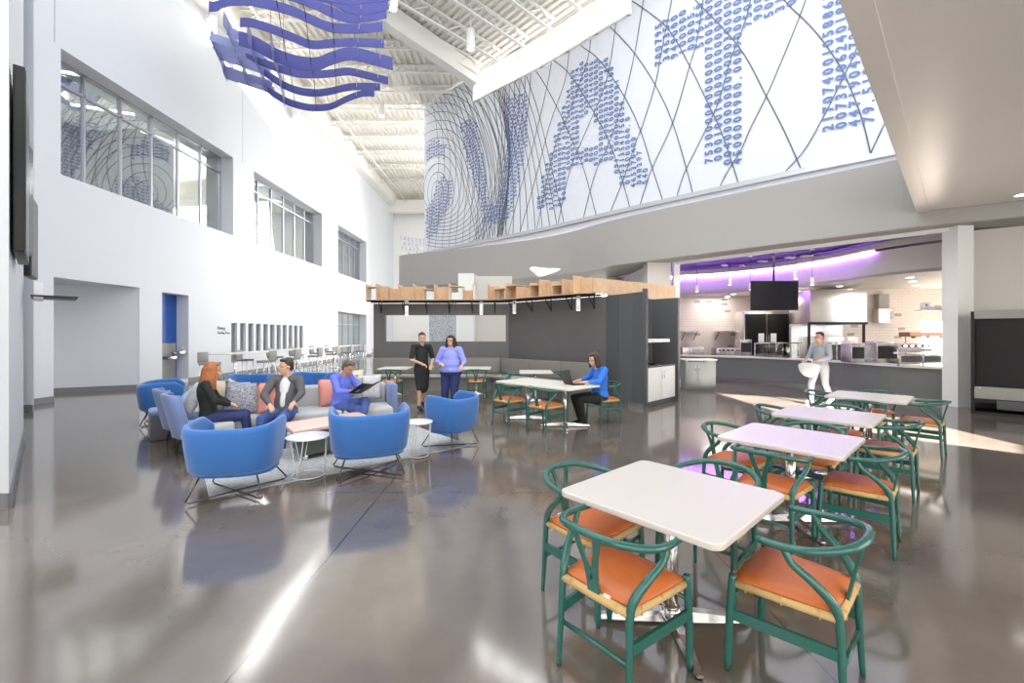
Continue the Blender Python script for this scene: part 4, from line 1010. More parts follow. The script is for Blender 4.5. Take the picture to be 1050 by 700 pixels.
# joined pair of tables in the middle
for c, wh in (((.31, 8.43), 'left half of the pair'), ((.95, 7.77), 'right half, holding the laptop')):
    make_table('pale-topped table of the joined pair in mid-room, '+wh, c, math.radians(43), 'joined tables in the middle', 'toppale')
for (x, y), wh in (((-.05, 8.03), 'in front of the left table'), ((.57, 7.37), 'in front of the right table')):
    chair(x, y, E1.x, E1.y, 'green chair with orange seat at the joined middle tables, '+wh, 'chairs at the joined middle tables', .05)
chair(1.72, 8.10, -.86, -.35, 'green chair carrying the seated woman in blue at the laptop', 'chairs at the joined middle tables')
for c, wh in (((-3.2, 11.9), 'farthest left, below the pass-through'), ((-.98, 11.9), 'just right of the two walking people'), ((.58, 10.7), 'behind the joined tables')):
    make_table('small pale table by the banquette, '+wh, c, 0, 'small tables by the banquette', 'toppale', .80 if c[1] > 11 else .8)
chair(-3.15, 11.3, 0, 1, 'green chair with orange seat at the farthest left banquette table', 'chairs by the banquette')
chair(-.93, 11.3, 0, 1, 'green chair with orange seat at the banquette table right of the walking people', 'chairs by the banquette')
chair(.02, 10.7, 1, 0, 'green chair left of the small table behind the joined tables', 'chairs by the banquette')
chair(1.14, 10.7, -1, 0, 'green chair right of the small table behind the joined tables', 'chairs by the banquette')
# laptop
t = thing('laptop', 'open black laptop on the right half of the joined tables', 'laptop', (1.13, 7.86, .742), math.atan2(.86, -.35)-PI/2+PI*.5+1.35)
t.rotation_euler[2] = math.atan2(-.35, -.86)+PI/2
MB().box((0, 0, .009), (.34, .24, .018), bev=.004).obj('keyboard_base', 'black', t)
b = MB(); b.beam((0, -.12, .014), (0, -.20, .235), .34, .01, up=(0, 1, 0)); b.obj('lid', 'black', t)
# ------------------------------------------------------------------ lounge
def make_lounge():
    t = thing('lounge_chair', 'x', 'lounge chair')
    R = lambda th, a, b_, e: (math.copysign(abs(math.cos(th))**e, math.cos(th))*a, math.copysign(abs(math.sin(th))**e, math.sin(th))*b_)
    b = MB(); n = 44; ring = []
    for i in range(n+1):
        f = i/n; th = math.radians(-52+ (284)*f) + PI  # opens toward +Y
        th = math.radians(140+ (260)*f)
        k = abs(f-.5)*2                       # 1 at the tips
        x, y = R(th, .455, .39, .54); xb, yb = R(th, .395, .325, .6)
        zt = .80-.03*math.cos(PI*k) if k < .8 else .80-.03*math.cos(PI*k)-(k-.8)*.5
        zb = .27+.02*k
        zt -= .04
        xi, yi = x*.86, y*.84; xib, yib = xb*.86, yb*.84
        prof = [(xb, yb, zb), (xb*1.07+0, yb*1.08, zb+.035), (x*.985, y*.985, (zb+zt)/2+.06), (x, y, zt-.05), (x*.985, y*.982, zt-.012), ((x+xi)/2, (y+yi)/2, zt+.004), (xi*1.01, yi*1.01, zt-.014), (xi, yi, zt-.05), (xib, yib, zb+.06), (xib, yib, zb)]
        ring.append(prof)
    m_ = len(ring[0]); vs = [p for r in ring for p in r]; fs = []
    for i in range(n):
        for k in range(m_): fs.append((i*m_+k, i*m_+(k+1) % m_, (i+1)*m_+(k+1) % m_, (i+1)*m_+k))
    fs += [tuple(range(m_)), tuple(range(n*m_, n*m_+m_))[::-1]]
    b._add(vs, fs, True); b.obj('shell', 'blue', t)
    pan = []
    for i in range(36):
        x, y = R(2*PI*i/36, .37, .30, .7); pan.append((x, y+.03))
    b = MB(); b.prism([(x*1.06, y*1.04) for x, y in pan], .235, .31, smooth=False); b.obj('underframe', 'blue', t)
    b = MB(); vs = []; rings = [(.9, .30), (1.0, .33), (1.0, .40), (.93, .43), (.5, .445), (.05, .447)]
    for s_, z in rings: vs += [(x*s_, y*s_, z) for x, y in pan]
    fs = [(i*36+k, i*36+(k+1) % 36, (i+1)*36+(k+1) % 36, (i+1)*36+k) for i in range(5) for k in range(36)]+[tuple(range(36))[::-1], tuple(range(180, 216))]
    b._add(vs, fs, True); b.obj('seat_cushion', 'blue', t)
    for s in (-1, 1):
        P = [(s*.27, .24, .25), (s*.40, .36, .03), (s*.38, .34, .012), (0, 0, .012+.012*(s > 0)), (-s*.34, -.30, .012), (-s*.36, -.32, .03), (-s*.27, -.22, .25)]
        MB().tube(P, .0085, 8).obj('wire_leg', 'wire', t)
    return t
lp = make_lounge()
def facing(fx, fy): return math.atan2(fy, fx)-PI/2
LC = [((-2.84, 4.48), (-.2, 1), 'blue barrel chair nearest the camera, its back turned, before the woman in black'),
      ((-1.69, 5.14), (-.40, 1), 'blue barrel chair with its back turned, between the two white side tables'),
      ((-.88, 6.36), (-.9, .62), 'blue barrel chair rightmost of the lounge, standing on the rug corner'),
      ((-6.5, 8.1), (.85, .6), 'blue barrel chair farthest left, beyond the periwinkle chairs'),
      ((-5.75, 9.6), (.2, -1), 'blue barrel chair behind the red-haired woman and the pillows'),
      ((-4.55, 10.0), (-.1, -1), 'blue barrel chair behind the man in the grey blazer')]
for i, (p, f, l) in enumerate(LC):
    if i == 0: lp.location = (*p, .012); lp.rotation_euler[2] = facing(*f); lp['label'] = l; lp['group'] = 'blue barrel chairs'
    else:
        o = dup(lp, (*p, .012 if i in (0, 1, 2) else 0), facing(*f), l, 'blue barrel chairs')
        if i == 2: o.scale = (.78, .84, .98)
lp.scale = (.93, .93, .98)
# rug
rc = [(-3.02, 4.32), (-.62, 6.42), (-2.3, 8.4), (-4.5, 6.2)]
r_ = MB(); r_.prism(rc, 0.0, .012); tag(r_.obj('rug', 'rug'), 'pale patterned rug under the lounge seats', 'rug')
b = MB()
# side tables
def side_table(c, dia, h_, lab):
    t = thing('side_table', lab, 'side table', (*c, .012), .3, 'round white wire side tables'); r = dia/2
    MB().lathe([(r*.97, h_-.018), (r, h_-.012), (r, h_-.004), (r*.98, h_)], n=40).obj('tabletop', 'wwire', t)
    b = MB(); b.tube([(r*.72*math.cos(a*PI/14), r*.72*math.sin(a*PI/14), .006) for a in range(28)], .0055, 6, closed=True); b.obj('floor_ring', 'wwire', t)
    for k in range(6):
        a = 2*PI*(k//2)/3; o_ = .42 if k % 2 else -.42
        MB().tube([(r*.72*math.cos(a), r*.72*math.sin(a), .006), (r*.90*math.cos(a+o_), r*.90*math.sin(a+o_), h_-.016)], .0055, 6).obj('wire_leg', 'wwire', t)
side_table((-2.36, 5.02), .48, .46, 'round white wire side table between the two front blue chairs')
side_table((-1.27, 5.85), .40, .46, 'round white wire side table between the centre and right blue chairs')
# coffee table
ct = Vector((-2.73, 5.42)); ca = Vector((.62, .78)).normalized(); cb_ = Vector((-.62, .78)).normalized()
t = thing('coffee_table', 'low coffee table with pale pink top and dark moss-green base amid the lounge', 'coffee table', (0, 0, .012))
pl = [ct, ct+ca*1.15, ct+ca*1.15+cb_*.70, ct+cb_*.70]; cen = sum(pl, Vector((0, 0)))/4; t.location = (*cen, .012)
MB().prism([tuple(p-cen) for p in pl], .375, .41).obj('tabletop', 'pink', t); MB().prism([tuple((p-cen)*.78) for p in pl], .06, .375).obj('base', 'greenbox', t)
for p in pl: q = (p-cen)*.7; MB().lathe([(.035, 0), (.035, .06)], (q.x, q.y, 0), 12).obj('caster', 'chrome', t)
# sofa
sb = Vector((.902, .432)).normalized(); sf = Vector((sb.y, -sb.x))   # along, facing
S0 = Vector((-4.45, 6.92)); 
t = thing('sofa', 'long pale grey sofa facing the coffee table, holding two men and pillows', 'sofa', (*S0, .0), math.atan2(sb.y, sb.x))
SL = 2.36
for k in range(3): MB().box((SL*(k+.5)/3, -.47, .36), (SL/3-.01, .76, .16), bev=.04).obj('seat_cushion', 'sofa', t)
for k in range(3): MB().box((SL*(k+.5)/3, -.03, .50), (SL/3-.006, .16, .56), bev=.05).obj('back_cushion', 'sofa', t)
MB().box((SL/2, -.42, .22), (SL, .72, .12), bev=.02).obj('frame', 'sofa', t)
MB().box((SL+.06, -.26, .50), (.12, .60, .60), bev=.05).obj('arm_wing', 'peri', t)
for x in (.15, SL-.15):
    for y in (-.1, -.72): MB().tube([(x, y, .18), (x*1.01, y, 0)], [.02, .013], 10).obj('leg', 'leg', t)
# periwinkle high-back single seats at left, facing the coffee table
for k, (c, lab) in enumerate((((-4.88, 6.62), 'periwinkle high-backed seat second from left, behind the patterned pillow'), ((-4.32, 6.08), 'periwinkle high-backed seat holding the red-haired woman'))):
    fx = Vector((.68, .73))
    t = thing('easy_chair', lab, 'easy chair', (*c, 0), facing(*fx), 'periwinkle high-backed seats')
    b = MB(); n = 14; vs = []
    for i in range(n+1):
        z = .26+.58*i/n; y = -.30-.13*(i/n); w_ = .30+.03*math.sin(PI*min(1, i/n*1.1)) - (.05 if i == n else .015 if i == n-1 else 0); th = .055 if i < n else .03
        for x, yy in ((-w_, y+.10), (-w_*.8, y-.02), (0, y-.06), (w_*.8, y-.02), (w_, y+.10), (w_*.86, y+.12), (w_*.7, y+.05), (0, y+.01+th*.3), (-w_*.7, y+.05), (-w_*.86, y+.12)): vs.append((x, yy, z))
    fs = [(i*10+j, i*10+(j+1) % 10, (i+1)*10+(j+1) % 10, (i+1)*10+j) for i in range(n) for j in range(10)]+[tuple(range(10))[::-1], tuple(range(n*10, n*10+10))]
    b._add(vs, fs, True); b.obj('backrest', 'peri', t)
    MB().box((0, .0, .33), (.60, .62, .18), bev=.05).obj('seat', 'sofa' if k else 'peri', t)
    for x in (-.22, .22):
        for y in (-.24, .24): MB().tube([(x, y, .26), (x*1.15, y*1.15, 0)], [.024, .013], 10).obj('leg', 'leg', t)
t = thing('pouf', 'grey box-shaped pouf with periwinkle cushion top left of the high-backed seats', 'pouf', (-5.5, 6.95, 0), .75); MB().box((0, 0, .19), (.5, .5, .38), bev=.03).obj('base', 'greyfab', t); MB().box((0, 0, .42), (.5, .5, .1), bev=.04).obj('cushion', 'peri', t)
# pillows
def pillow(c, rz, tilt, m, lab, w_=.46, roll=0):
    b = MB(); n = 10; vs = []
    for s in (1, -1):
        for i in range(n+1):
            for j in range(n+1):
                u = -1+2*i/n; v = -1+2*j/n; k = max(0, (1-u*u)*(1-v*v))**.42; pin = 1-.07*(1-(1-abs(u))*(1-abs(v)))*(1-abs(abs(u)-abs(v)))
                e = 1+.05*(abs(u)*abs(v))**3-.05*((1-abs(u)) if abs(v) > .9 else (1-abs(v)) if abs(u) > .9 else 0)
                vs.append((u*w_/2*e, s*.075*k, v*w_/2*e))
    N = (n+1)*(n+1); fs = []
    for i in range(n):
        for j in range(n): a = i*(n+1)+j; fs.append((a, a+1, a+n+2, a+n+1)); fs.append((a+N, a+N+n+1, a+N+n+2, a+N+1))
    mm = Matrix.Rotation(tilt, 4, 'X') @ Matrix.Rotation(roll, 4, 'Y')
    b._add(vs, fs, True, mm); bmesh.ops.remove_doubles(b.bm, verts=b.bm.verts[:], dist=.0005)
    o = b.obj('throw_pillow', m, None, c, rz); tag(o, lab, 'pillow', 'throw pillows on the lounge seats'); return o
rs = math.atan2(sb.y, sb.x)
def onsofa(s_, d, z=.66): p = S0+sb*s_+sf*d; return (p.x, p.y, z)
pillow(onsofa(-.02, .24, .68), rs+.25, -.30, 'beigep', 'plain beige pillow behind the patterned one, right of the red-haired woman', .48, .15)
pillow(onsofa(.18, .44, .67), rs+.1, -.32, 'pattern', 'large grey patterned pillow between the woman in black and the pink pillow', .50, .12)
pillow(onsofa(.60, .52, .67), rs+.05, -.28, 'pinkp', 'pink pillow at the left elbow of the man in the grey blazer', .46)
pillow(onsofa(1.46, .26, .67), rs-.1, -.22, 'pinkp', 'pink pillow between the two seated men', .46, -.06)
pillow(onsofa(1.72, .23, .66), rs, -.2, 'pattern', 'grey patterned pillow just left of the man with the black folder', .44)
pillow(onsofa(1.78, .02, .83), rs, -.6, 'beigep', 'olive-beige pillow lying on top of the sofa back between the men', .42)
pillow(onsofa(2.05, .16, .72), rs-.1, -.25, 'whitepat', 'whitish patterned pillow behind the man with the black folder', .42)
pillow((-4.72, 6.42, .70), facing(.72, .69)+PI, .35, 'whitepat', 'pale patterned pillow leaning behind the red-haired woman', .48, .1)
pillow((-5.0, 6.80, .72), facing(.72, .69)+PI, .9, 'bluepat', 'light blue marbled pillow at the left of the seats', .46)
pillow((-4.72, 7.1, .72), facing(.72, .69)+PI, .6, 'beigep', 'small cream pillow behind the light blue marbled one', .42)
# ------------------------------------------------------------------ bar tables and stools by the left wall
for (y0, y1, wh) in ((13.1, 16.9, 'nearest part'), (17.1, 20.6, 'middle part'), (20.8, 24.6, 'farthest part')):
    t = thing('bar_table', 'long white bar-height table near the grey slot windows, '+wh, 'table', (-8.9, (y0+y1)/2, 0), 0, 'white bar-height tables'); L = y1-y0
    MB().box((0, 0, 1.04), (.65, L, .04), bev=.006).obj('tabletop', 'counterw', t)
    for y in (-L/2+.8, L/2-.8):
        b = MB(); b.tube([(0, y, .03), (0, y, 1.02)], .04, 12); b.lathe([(.25, 0), (.25, .02), (.05, .04)], (0, y, 0), 20); b.obj('pedestal', 'chrome', t)
def make_stool():
    t = thing('bar_stool', 'x', 'stool')
    MB().box((0, 0, .74), (.44, .44, .07), bev=.025).obj('seat', 'stool', t)
    MB().box((0, -.22, .93), (.44, .05, .34), bev=.02, m=Matrix.Translation((0, 0, 0))).obj('backrest', 'stool', t)
    for x in (-.19, .19):
        for y in (-.19, .19): MB().tube([(x, y, .72), (x*1.15, y*1.15, 0)], .011, 8).obj('leg', 'chrome', t)
    b = MB(); b.tube([(-.21, -.21, .25), (.21, -.21, .25), (.21, .21, .25), (-.21, .21, .25)], .009, 6, closed=True); b.obj('foot_rail', 'chrome', t)
    return t
sp = make_stool(); first = True; nm = ['first', 'second', 'third', 'fourth', 'fifth', 'sixth', 'seventh', 'eighth']
for side, X, fx, ys in (('wall side', -9.45, 1, (13.55, 15.3, 17.3, 19.0, 20.9, 22.6)), ('room side', -8.28, -1, (14.6, 16.3, 18.2, 20.0, 21.8, 23.7))):
    for i, y in enumerate(ys):
        l = 'grey bar stool, %s of the white bar tables, %s from near end' % (side, nm[i])
        if first: sp.location = (X, y, 0); sp.rotation_euler[2] = facing(fx, 0); sp['label'] = l; sp['group'] = 'grey bar stools'; first = False
        else: dup(sp, (X, y, 0), facing(fx, 0), l, 'grey bar stools')
# distant cafe tables and chairs near the glazed doors
def far_chair():
    t = thing('cafe_chair', 'dark slatted cafe chair far off by the glazed doors', 'chair', (0, 0, 0), 0, 'dark cafe chairs by the glazed doors')
    b = MB(); b.box((0, 0, .45), (.44, .42, .025), bev=.005); b.obj('seat', 'stool', t)
    b = MB()
    for z in (.6, .7, .8): b.box((0, -.2, z), (.42, .02, .04))
    b.obj('backrest', 'stool', t)
    for x in (-.2, .2):
        MB().tube([(x, .18, .45), (x*1.1, .2, 0)], .012, 6).obj('leg', 'chrome', t); MB().tube([(x, -.2, .82), (x, -.2, .45), (x*1.1, -.26, 0)], .012, 6).obj('leg', 'chrome', t)
    return t
fc = far_chair(); pos = [(-7.9, 25.2, 0), (-6.9, 25.6, 1.5), (-7.4, 24.4, 3), (-6.6, 22.4, .2), (-5.9, 22.9, 1.8), (-6.2, 21.4, 3.2), (-5.3, 19.8, .4), (-4.9, 18.9, 2.8)]
fc.location = (pos[0][0], pos[0][1], 0)
for x, y, r in pos[1:]: dup(fc, (x, y, 0), r)
for x, y, wh in ((-7.3, 25.3, 'farthest'), (-6.1, 22.2, 'nearer')):
    t = thing('cafe_table', 'white cafe table far off by the glazed doors, the %s of two' % wh, 'table', (x, y, 0), 0, 'white cafe tables by the glazed doors')
    MB().box((0, 0, .74), (.9, .9, .03), bev=.006).obj('tabletop', 'counterw', t); b = MB(); b.tube([(0, 0, .02), (0, 0, .72)], .035, 10); b.lathe([(.25, 0), (.25, .02)], n=20); b.obj('pedestal', 'chrome', t)
# ------------------------------------------------------------------ people
def remesh(o, vox, it=6, fac=.5):
    m = o.modifiers.new('union', 'REMESH'); m.mode = 'VOXEL'; m.voxel_size = vox; m.use_smooth_shade = True
    s = o.modifiers.new('soft', 'SMOOTH'); s.iterations = it; s.factor = fac
    return o
def frame(zax, xax):
    z = Vector(zax).normalized(); x = Vector(xax); x = (x-z*x.dot(z)).normalized(); y = z.cross(x)
    return Matrix(((x.x, y.x, z.x, 0), (x.y, y.y, z.y, 0), (x.z, y.z, z.z, 0), (0, 0, 0, 1)))
def hand(b, wr, d, nrm, side, curl=.5, s=1.0):
    """palm and five separate fingers; d = pointing direction, nrm = back-of-hand normal, side = +1 thumb on the x side"""
    d = Vector(d).normalized(); n = Vector(nrm); n = (n-d*n.dot(d)).normalized(); x = d.cross(n)*side
    wr = Vector(wr); m = Matrix.Translation(wr+d*.048*s) @ Matrix(((x.x, n.x, d.x, 0), (x.y, n.y, d.y, 0), (x.z, n.z, d.z, 0), (0, 0, 0, 1)))
    b.ell((0, 0, 0), (.040*s, .017*s, .052*s), m, 12, 8)
    for k, (ox, L) in enumerate(((.028, .066), (.010, .074), (-.009, .069), (-.027, .054))):
        p = wr+d*.088*s+x*ox*s; a = curl; d1 = (d*math.cos(a)-n*math.sin(a)).normalized(); d2 = (d*math.cos(a*2.2)-n*math.sin(a*2.2)).normalized()
        q = p+d1*L*.5*s; r = q+d2*L*.5*s; b.cap(p-d*.02*s, q, .0092*s, .0085*s, 8); b.cap(q, r, .0085*s, .0068*s, 8)
    p = wr+d*.03*s+x*.03*s; q = p+(d*.6+x*.7-n*.3).normalized()*.035*s; r = q+(d*.9+x*.15-n*.35).normalized()*.03*s
    b.cap(p, q, .0125*s, .0105*s, 8); b.cap(q, r, .0105*s, .008*s, 8)
def person(label, loc, rz, J, skin='skin', shirt=None, trousers=None, hair=None, shoes='black', yaw=0, pitch=0, sleeve=1.0, build=1.0, girth=1.0, handd=None, jacket=None, hairstyle='short', skirt=False, beard=False, glasses=False, curl=.5, sc=1.0):
    t = thing('person', label, 'person', loc, rz); t.scale = (sc, sc, sc)
    v = {k: Vector(p) for k, p in J.items()}
    for k in list(v):
        if k.endswith('L') and k[:-1]+'R' not in v: q = v[k]; v[k[:-1]+'R'] = Vector((-q.x, q.y, q.z))
    P, C_, HD = v['pelvis'], v['chest'], v['head']; sh = v['shL']-v['shR']; hp = v['hipL']-v['hipR']
    hm = Matrix.Translation(HD) @ Matrix.Rotation(yaw, 4, 'Z') @ Matrix.Rotation(pitch, 4, 'X')
    # body
    b = MB()
    b.ell((0, -.012, .035), (.074, .092, .088), hm); b.ell((0, .018, -.045), (.054, .064, .066), hm); b.ell((0, .052, -.085), (.026, .024, .02), hm)
    mm = hm; b.cap(hm @ Vector((0, .083, .012)), hm @ Vector((0, .102, -.022)), .009, .0135, 8)
    for s in (-1, 1):
        b.ell((s*.074, -.006, -.008), (.011, .02, .031), hm, 10, 8); b.ell((s*.03, .070, .028), (.022, .012, .008), hm, 10, 6); b.ell((s*.042, .052, -.028), (.02, .022, .02), hm, 10, 6)
    b.ell((0, .086, -.052), (.022, .010, .008), hm, 10, 6)
    neck = C_*.28+((v['shL']+v['shR'])/2)*.72
    b.cap(neck, HD+(hm.to_3x3() @ Vector((0, -.02, -.05))), .058*build, .052, 12)
    tf = frame(C_-P, sh); mid = (P+C_)/2
    b.ell((0, 0, 0), (.145*build, .095*build*girth, .20), Matrix.Translation(C_) @ tf); b.ell((0, 0, 0), (.13*build*girth, .095*build*girth, .2), Matrix.Translation(mid) @ tf); b.ell((0, 0, 0), (.155*build*girth, .11*build*girth, .14), Matrix.Translation(P) @ tf)
    b.cap(v['shL'], v['shR'], .052*build, .052*build)
    for s in 'LR':
        b.cap(v['sh'+s], v['el'+s], .048*build, .038*build); b.cap(v['el'+s], v['wr'+s], .038*build, .025)
        b.cap(v['hip'+s], v['kn'+s], .085*build, .055*build); b.cap(v['kn'+s], v['an'+s], .055*build, .036)
        b.cap(v['an'+s], v['to'+s], .035, .028)
        hd = (handd or {}).get(s) or (v['wr'+s]-v['el'+s], Vector((0, 0, 1)))
        hand(b, v['wr'+s], hd[0], hd[1], 1 if s == 'L' else -1, curl)
    remesh(b.obj('body', skin, t, recalc=False), .0075, 5)
    # eyes and mouth
    b = MB()
    for s in (-1, 1): b.ell((s*.030, .078, .006), (.011, .007, .006), hm, 10, 6)
    b.obj('eyes', 'eye', t)
    b = MB(); b.ell((0, .093, -.055), (.02, .006, .0055), hm, 10, 6); b.obj('mouth', 'lips', t)
    if beard:
        b = MB(); b.ell((0, .02, -.062), (.060, .068, .056), hm); bd = b.obj('beard', hair, t)
        bd.scale = (1, 1, 1)
    if glasses:
        b = MB()
        for s in (-1, 1): b.tube([hm @ Vector((s*.032+.022*math.cos(a*PI/6), .094, .006+.016*math.sin(a*PI/6))) for a in range(12)], .0025, 5, closed=True); b.tube([hm @ Vector((s*.054, .094, .01)), hm @ Vector((s*.078, .0, .01))], .002, 5)
        b.obj('glasses', 'black', t)
    # hair
    b = MB(); b.ell((0, -.028, .052), (.084, .092, .088), hm); b.ell((0, .028, .098), (.066, .056, .030), hm)
    if hairstyle == 'long':
        for s in (-1, 1):
            for q in range(4):
                a0 = hm @ Vector((s*(.070+.004*q), .02-.025*q, .05)); a1 = hm @ Vector((s*.088, .0-.03*q, -.09)); a2 = hm @ Vector((s*(.085+.008*q), .015-.035*q, -.24))
                b.cap(a0, a1, .026, .032); b.cap(a1, a2, .032, .018)
        for q in (-.05, -.017, .017, .05):
            a0 = hm @ Vector((q, -.09, .03)); a1 = hm @ Vector((q*1.2, -.115, -.12)); a2 = hm @ Vector((q*1.5, -.12, -.27)); b.cap(a0, a1, .042, .042); b.cap(a1, a2, .042, .022)
    elif hairstyle == 'bob':
        for s in (-1, 1):
            for q in range(4):
                a0 = hm @ Vector((s*.07, .025-.025*q, .05)); a1 = hm @ Vector((s*.084, .02-.03*q, -.12)); b.cap(a0, a1, .026, .024)
        for q in (-.05, 0, .05): b.cap(hm @ Vector((q, -.08, .03)), hm @ Vector((q*1.1, -.085, -.12)), .04, .03)
    else:
        b.ell((0, -.06, -.01), (.068, .05, .06), hm)
    ho = remesh(b.obj('hair', hair, t, recalc=False), .007, 2)
    # shirt
    top = MB(); g = .014; cuff = sleeve
    tfm = lambda c: Matrix.Translation(c) @ tf
    top.ell((0, .0, 0), (.155*build, .112*build*girth, .205), tfm(C_)); top.ell((0, .01, 0), (.150*build*girth, .118*build*girth, .21), tfm(mid)); top.ell((0, .0, .02), (.172*build*girth, .128*build*girth, .13), tfm(P))
    top.cap(v['shL'], v['shR'], .064*build, .064*build)
    for s in 'LR':
        a, e, w_ = v['sh'+s], v['el'+s], v['wr'+s]
        if cuff <= .5: top.cap(a, a+(e-a)*cuff*2, .064*build, .056*build)
        else: top.cap(a, e, .064*build, .052*build); top.cap(e, e+(w_-e)*(cuff-.5)*2, .052*build, .037)
    so = remesh(top.obj('jacket' if jacket else 'shirt', jacket or shirt, t, recalc=False), .010, 5)
    if jacket:
        b = MB(); b.ell((0, .05, .04), (.085, .088, .19), tfm(C_)); b.ell((0, .06, 0), (.060, .085, .18), tfm(mid)); remesh(b.obj('shirt', shirt, t, recalc=False), .009, 3)
    b = MB(); cc = neck+(HD-neck)*.22; b.lathe([(.062, -.02), (.068, .0), (.056, .022), (.050, .02), (.050, -.015)], n=16, m=Matrix.Translation(cc) @ frame(HD-neck, sh)); b.obj('collar', shirt, t)
    # trousers or skirt
    b = MB(); b.ell((0, 0, -.02), (.168*build*girth, .122*build*girth, .13), tfm(P))
    for s in 'LR':
        b.cap(v['hip'+s], v['kn'+s], .100*build*(girth*.5+.5), .070*build); 
        if not skirt: b.cap(v['kn'+s], v['kn'+s]+(v['an'+s]-v['kn'+s])*.92, .070*build, .052)
    if skirt: b.cap(v['hipL']*.5+v['hipR']*.5, v['knL']*.5+v['knR']*.5, .15*build, .13*build)
    remesh(b.obj('skirt' if skirt else 'trousers', trousers, t, recalc=False), .010, 5)
    for s in 'LR':
        d = v['to'+s]-v['an'+s]; b = MB(); b.cap(v['an'+s]+Vector((0, 0, -.01)), v['an'+s]+d*1.05+Vector((0, 0, -.0)), .045, .038); b.cap(v['an'+s]-d*.25+Vector((0, 0, -.035)), v['an'+s]+d*.5, .036, .036); remesh(b.obj('shoe', shoes, t, recalc=False), .009, 2)
    return t
def sit(spread=.13, lean=0, **k):
    J = dict(pelvis=(0, -.02, .53), chest=(0, -.06+lean, .83), head=(0, .0+lean*1.6, 1.17), shL=(.175, -.05+lean, .985), elL=(.25, .08, .74), wrL=(.20, .30, .64),
             hipL=(.09, .0, .50), knL=(spread, .42, .50), anL=(spread+.01, .46, .09), toL=(spread+.02, .60, .045))
    J.update(k); return J
def stand(**k):
    J = dict(pelvis=(0, 0, .93), chest=(0, -.01, 1.20), head=(0, .02, 1.56), shL=(.18, -.01, 1.38), elL=(.23, -.03, 1.10), wrL=(.22, .08, .86),
             hipL=(.09, 0, .87), knL=(.10, .02, .48), anL=(.10, -.02, .085), toL=(.11, .12, .045))
    J.update(k); return J
M['hair_red'] = mat('red_hair', (.42, .13, .035), .45, noise=(30, (.30, .085, .02), .4, .6))
M['hair_dark'] = mat('dark_hair', (.035, .022, .015), .45)
M['hair_grey'] = mat('greying_hair', (.07, .055, .045), .5, noise=(30, (.16, .14, .12), .45, .65))
M['c_black'] = mat('black_knit', (.012, .014, .014), .8)
M['c_blazer'] = mat('grey_blazer', (.10, .10, .105), .8)
M['c_white'] = mat('white_shirt', (.72, .72, .72), .7)
M['c_jeans'] = mat('blue_jeans', (.045, .085, .26), .8, noise=(12, (.07, .12, .33), .4, .6))
M['c_navy'] = mat('navy_cloth', (.02, .03, .12), .8)
M['c_violet'] = mat('violet_blue_shirt', (.13, .18, .68), .7)
M['c_peri'] = mat('pale_violet_blouse', (.28, .31, .75), .7)
M['c_royal'] = mat('royal_blue_blouse', (.02, .17, .65), .6)
M['c_greytop'] = mat('grey_top', (.30, .31, .33), .8)
M['c_pale'] = mat('pale_trousers', (.40, .40, .43), .8)
M['c_brown'] = mat('brown_shoe', (.12, .06, .03), .5)
rot = facing
# woman with red hair, seated, profile to the right
person('seated woman with long red hair in a black top and navy trousers, seen in profile', (-4.26, 6.12, -.03), rot(.85, .52), sit(head=(0, .03, 1.15), elL=(.24, .06, .76), wrL=(.08, .22, .68)), shirt='c_black', trousers='c_navy', hair='hair_red', hairstyle='long', yaw=.15, build=.92, sleeve=.98)
# man in blazer
person('seated smiling man with short dark hair in grey blazer, white shirt and jeans', (-3.50, 6.66, -.10), rot(.12, -.97), sit(.13, lean=-.03, elR=(-.25, .04, .80), wrR=(-.22, .24, .70), wrL=(.06, .34, .68), elL=(.24, .10, .78)), shirt='c_white', jacket='c_blazer', trousers='c_jeans', hair='hair_dark', yaw=-.75, build=1.04, shoes='c_brown', beard=False, sleeve=.95, sc=1.06)
# man with folder
person('seated man in violet-blue shirt and jeans looking down at an open black folder', (-2.80, 7.13, -.04), rot(.93, -.36), sit(.11, lean=.05, head=(0, .13, 1.13), elL=(.24, .14, .78), wrL=(.13, .34, .78), knR=(-.06, .44, .60), anR=(.14, .56, .42), toR=(.22, .66, .36)), shirt='c_violet', trousers='c_jeans', hair='hair_grey', pitch=-.42, build=1.04, sleeve=.86, girth=1.08, skin='skin2', handd={'L': ((-.3, 1, .1), (0, 0, -1)), 'R': ((.3, 1, .1), (0, 0, -1))})
t = thing('folder', 'open black folder held by the man in the violet-blue shirt', 'folder', (-2.34, 6.96, .77), rot(.93, -.36))
for s in (-1, 1):
    b = MB(); b.box((s*.115, 0, 0), (.23, .31, .012), bev=.003, m=Matrix.Rotation(.55, 4, 'X') @ Matrix.Rotation(-s*.18, 4, 'Y')); b.obj('cover', 'black', t)
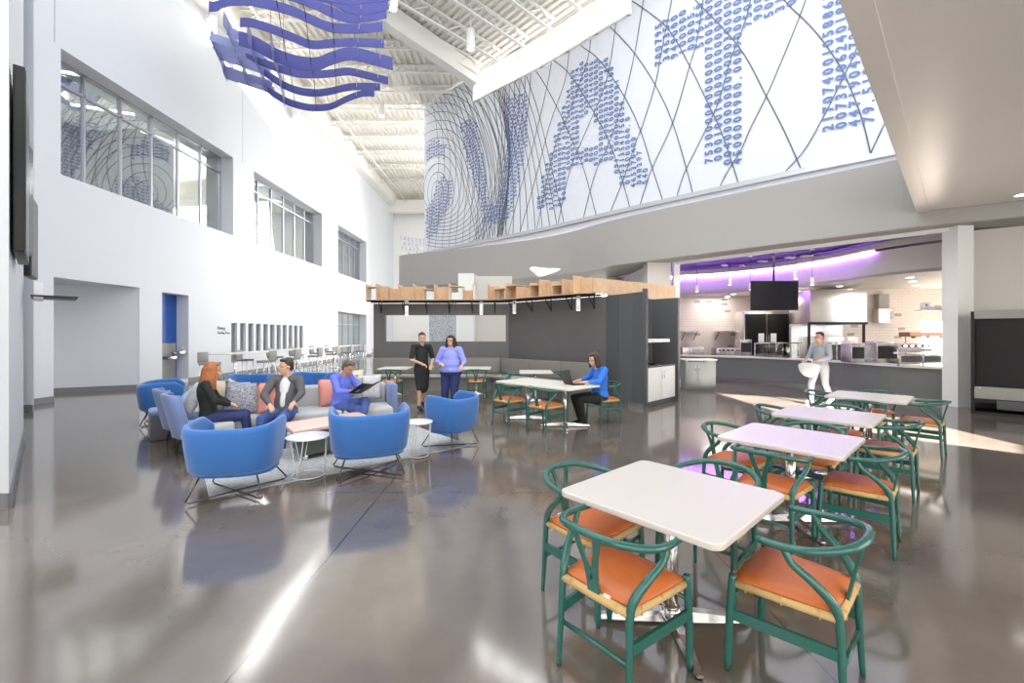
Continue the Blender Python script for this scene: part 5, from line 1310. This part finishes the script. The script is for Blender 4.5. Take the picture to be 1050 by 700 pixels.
# two walking people
person('walking person with short dark hair, in black top and long black skirt', (-1.98, 9.5, 0), rot(.55, -.84), stand(elL=(.26, .06, 1.10), wrL=(.10, .26, 1.02), elR=(-.25, .04, 1.10), wrR=(-.12, .24, .98), knL=(.10, .12, .48), anL=(.10, .10, .085), toL=(.11, .24, .045), knR=(-.10, -.02, .48), anR=(-.10, -.22, .12), toR=(-.10, -.10, .05)), shirt='c_black', trousers='c_black', hair='hair_dark', build=.95, sleeve=.42, skirt=True, yaw=-.3)
person('walking woman with long brown hair and glasses in a loose pale violet blouse', (-1.30, 9.2, -.06), rot(-.15, -1), stand(elL=(.30, .03, 1.12), wrL=(.14, .24, 1.10), elR=(-.30, .03, 1.12), wrR=(-.30, .22, 1.06), knL=(.10, .10, .48), anL=(.10, .06, .085), toL=(.11, .20, .045)), shirt='c_peri', trousers='c_navy', hair='hair_dark', build=1.14, girth=1.32, sleeve=.8, hairstyle='long', glasses=True)
# woman with the laptop
person('seated woman with brown bob in royal blue blouse and black trousers at the laptop', (1.60, 8.0, -.04), rot(-.95, -.30), sit(.10, lean=.03, head=(0, .10, 1.16), elL=(.24, .10, .80), wrL=(.12, .34, .79), wrR=(-.14, .36, .79), elR=(-.25, .12, .80), anL=(.10, .30, .09), toL=(.11, .44, .045), anR=(-.06, .32, .09), toR=(-.05, .46, .045)), shirt='c_royal', trousers='c_black', hair='hair_dark', hairstyle='bob', build=1.0, girth=1.15, pitch=-.25, yaw=.35, sleeve=.82, curl=.3, sc=1.05)
# server crossing the kitchen front
person('walking person in grey top and pale trousers carrying a white bag before the counter', (7.3, 10.25, 0), rot(-.9, -.35), stand(head=(0, .04, 1.58), elL=(.24, .04, 1.12), wrL=(.16, .30, 1.04), elR=(-.24, .04, 1.12), wrR=(-.14, .30, 1.04), knL=(.10, .16, .50), anL=(.10, .18, .085), toL=(.10, .32, .045), knR=(-.10, -.02, .50), anR=(-.10, -.24, .13), toR=(-.10, -.12, .05)), shirt='c_greytop', trousers='c_pale', hair='hair_dark', shoes='c_greytop', skin='skin2', sleeve=.9)
M['bagwhite'] = mat('white_plastic_bag', (.6, .6, .6), .5)
t = thing('carrier_bag', 'rounded white bag carried by the person before the kitchen counter', 'bag', (6.93, 10.1, .62), rot(-.9, -.35))
b = MB(); b.ell((0, 0, .30), (.25, .11, .27), n=24, k=14)
for q in b.bm.verts:
    if q.co.z > .30: q.co.z = .30+(q.co.z-.30)*.25; q.co.y *= .8
b.obj('sack', 'bagwhite', t); MB().tube([(-.08, 0, .34), (-.06, 0, .43), (.0, 0, .46), (.06, 0, .43), (.08, 0, .34)], .012, 8).obj('strap', 'c_white', t)
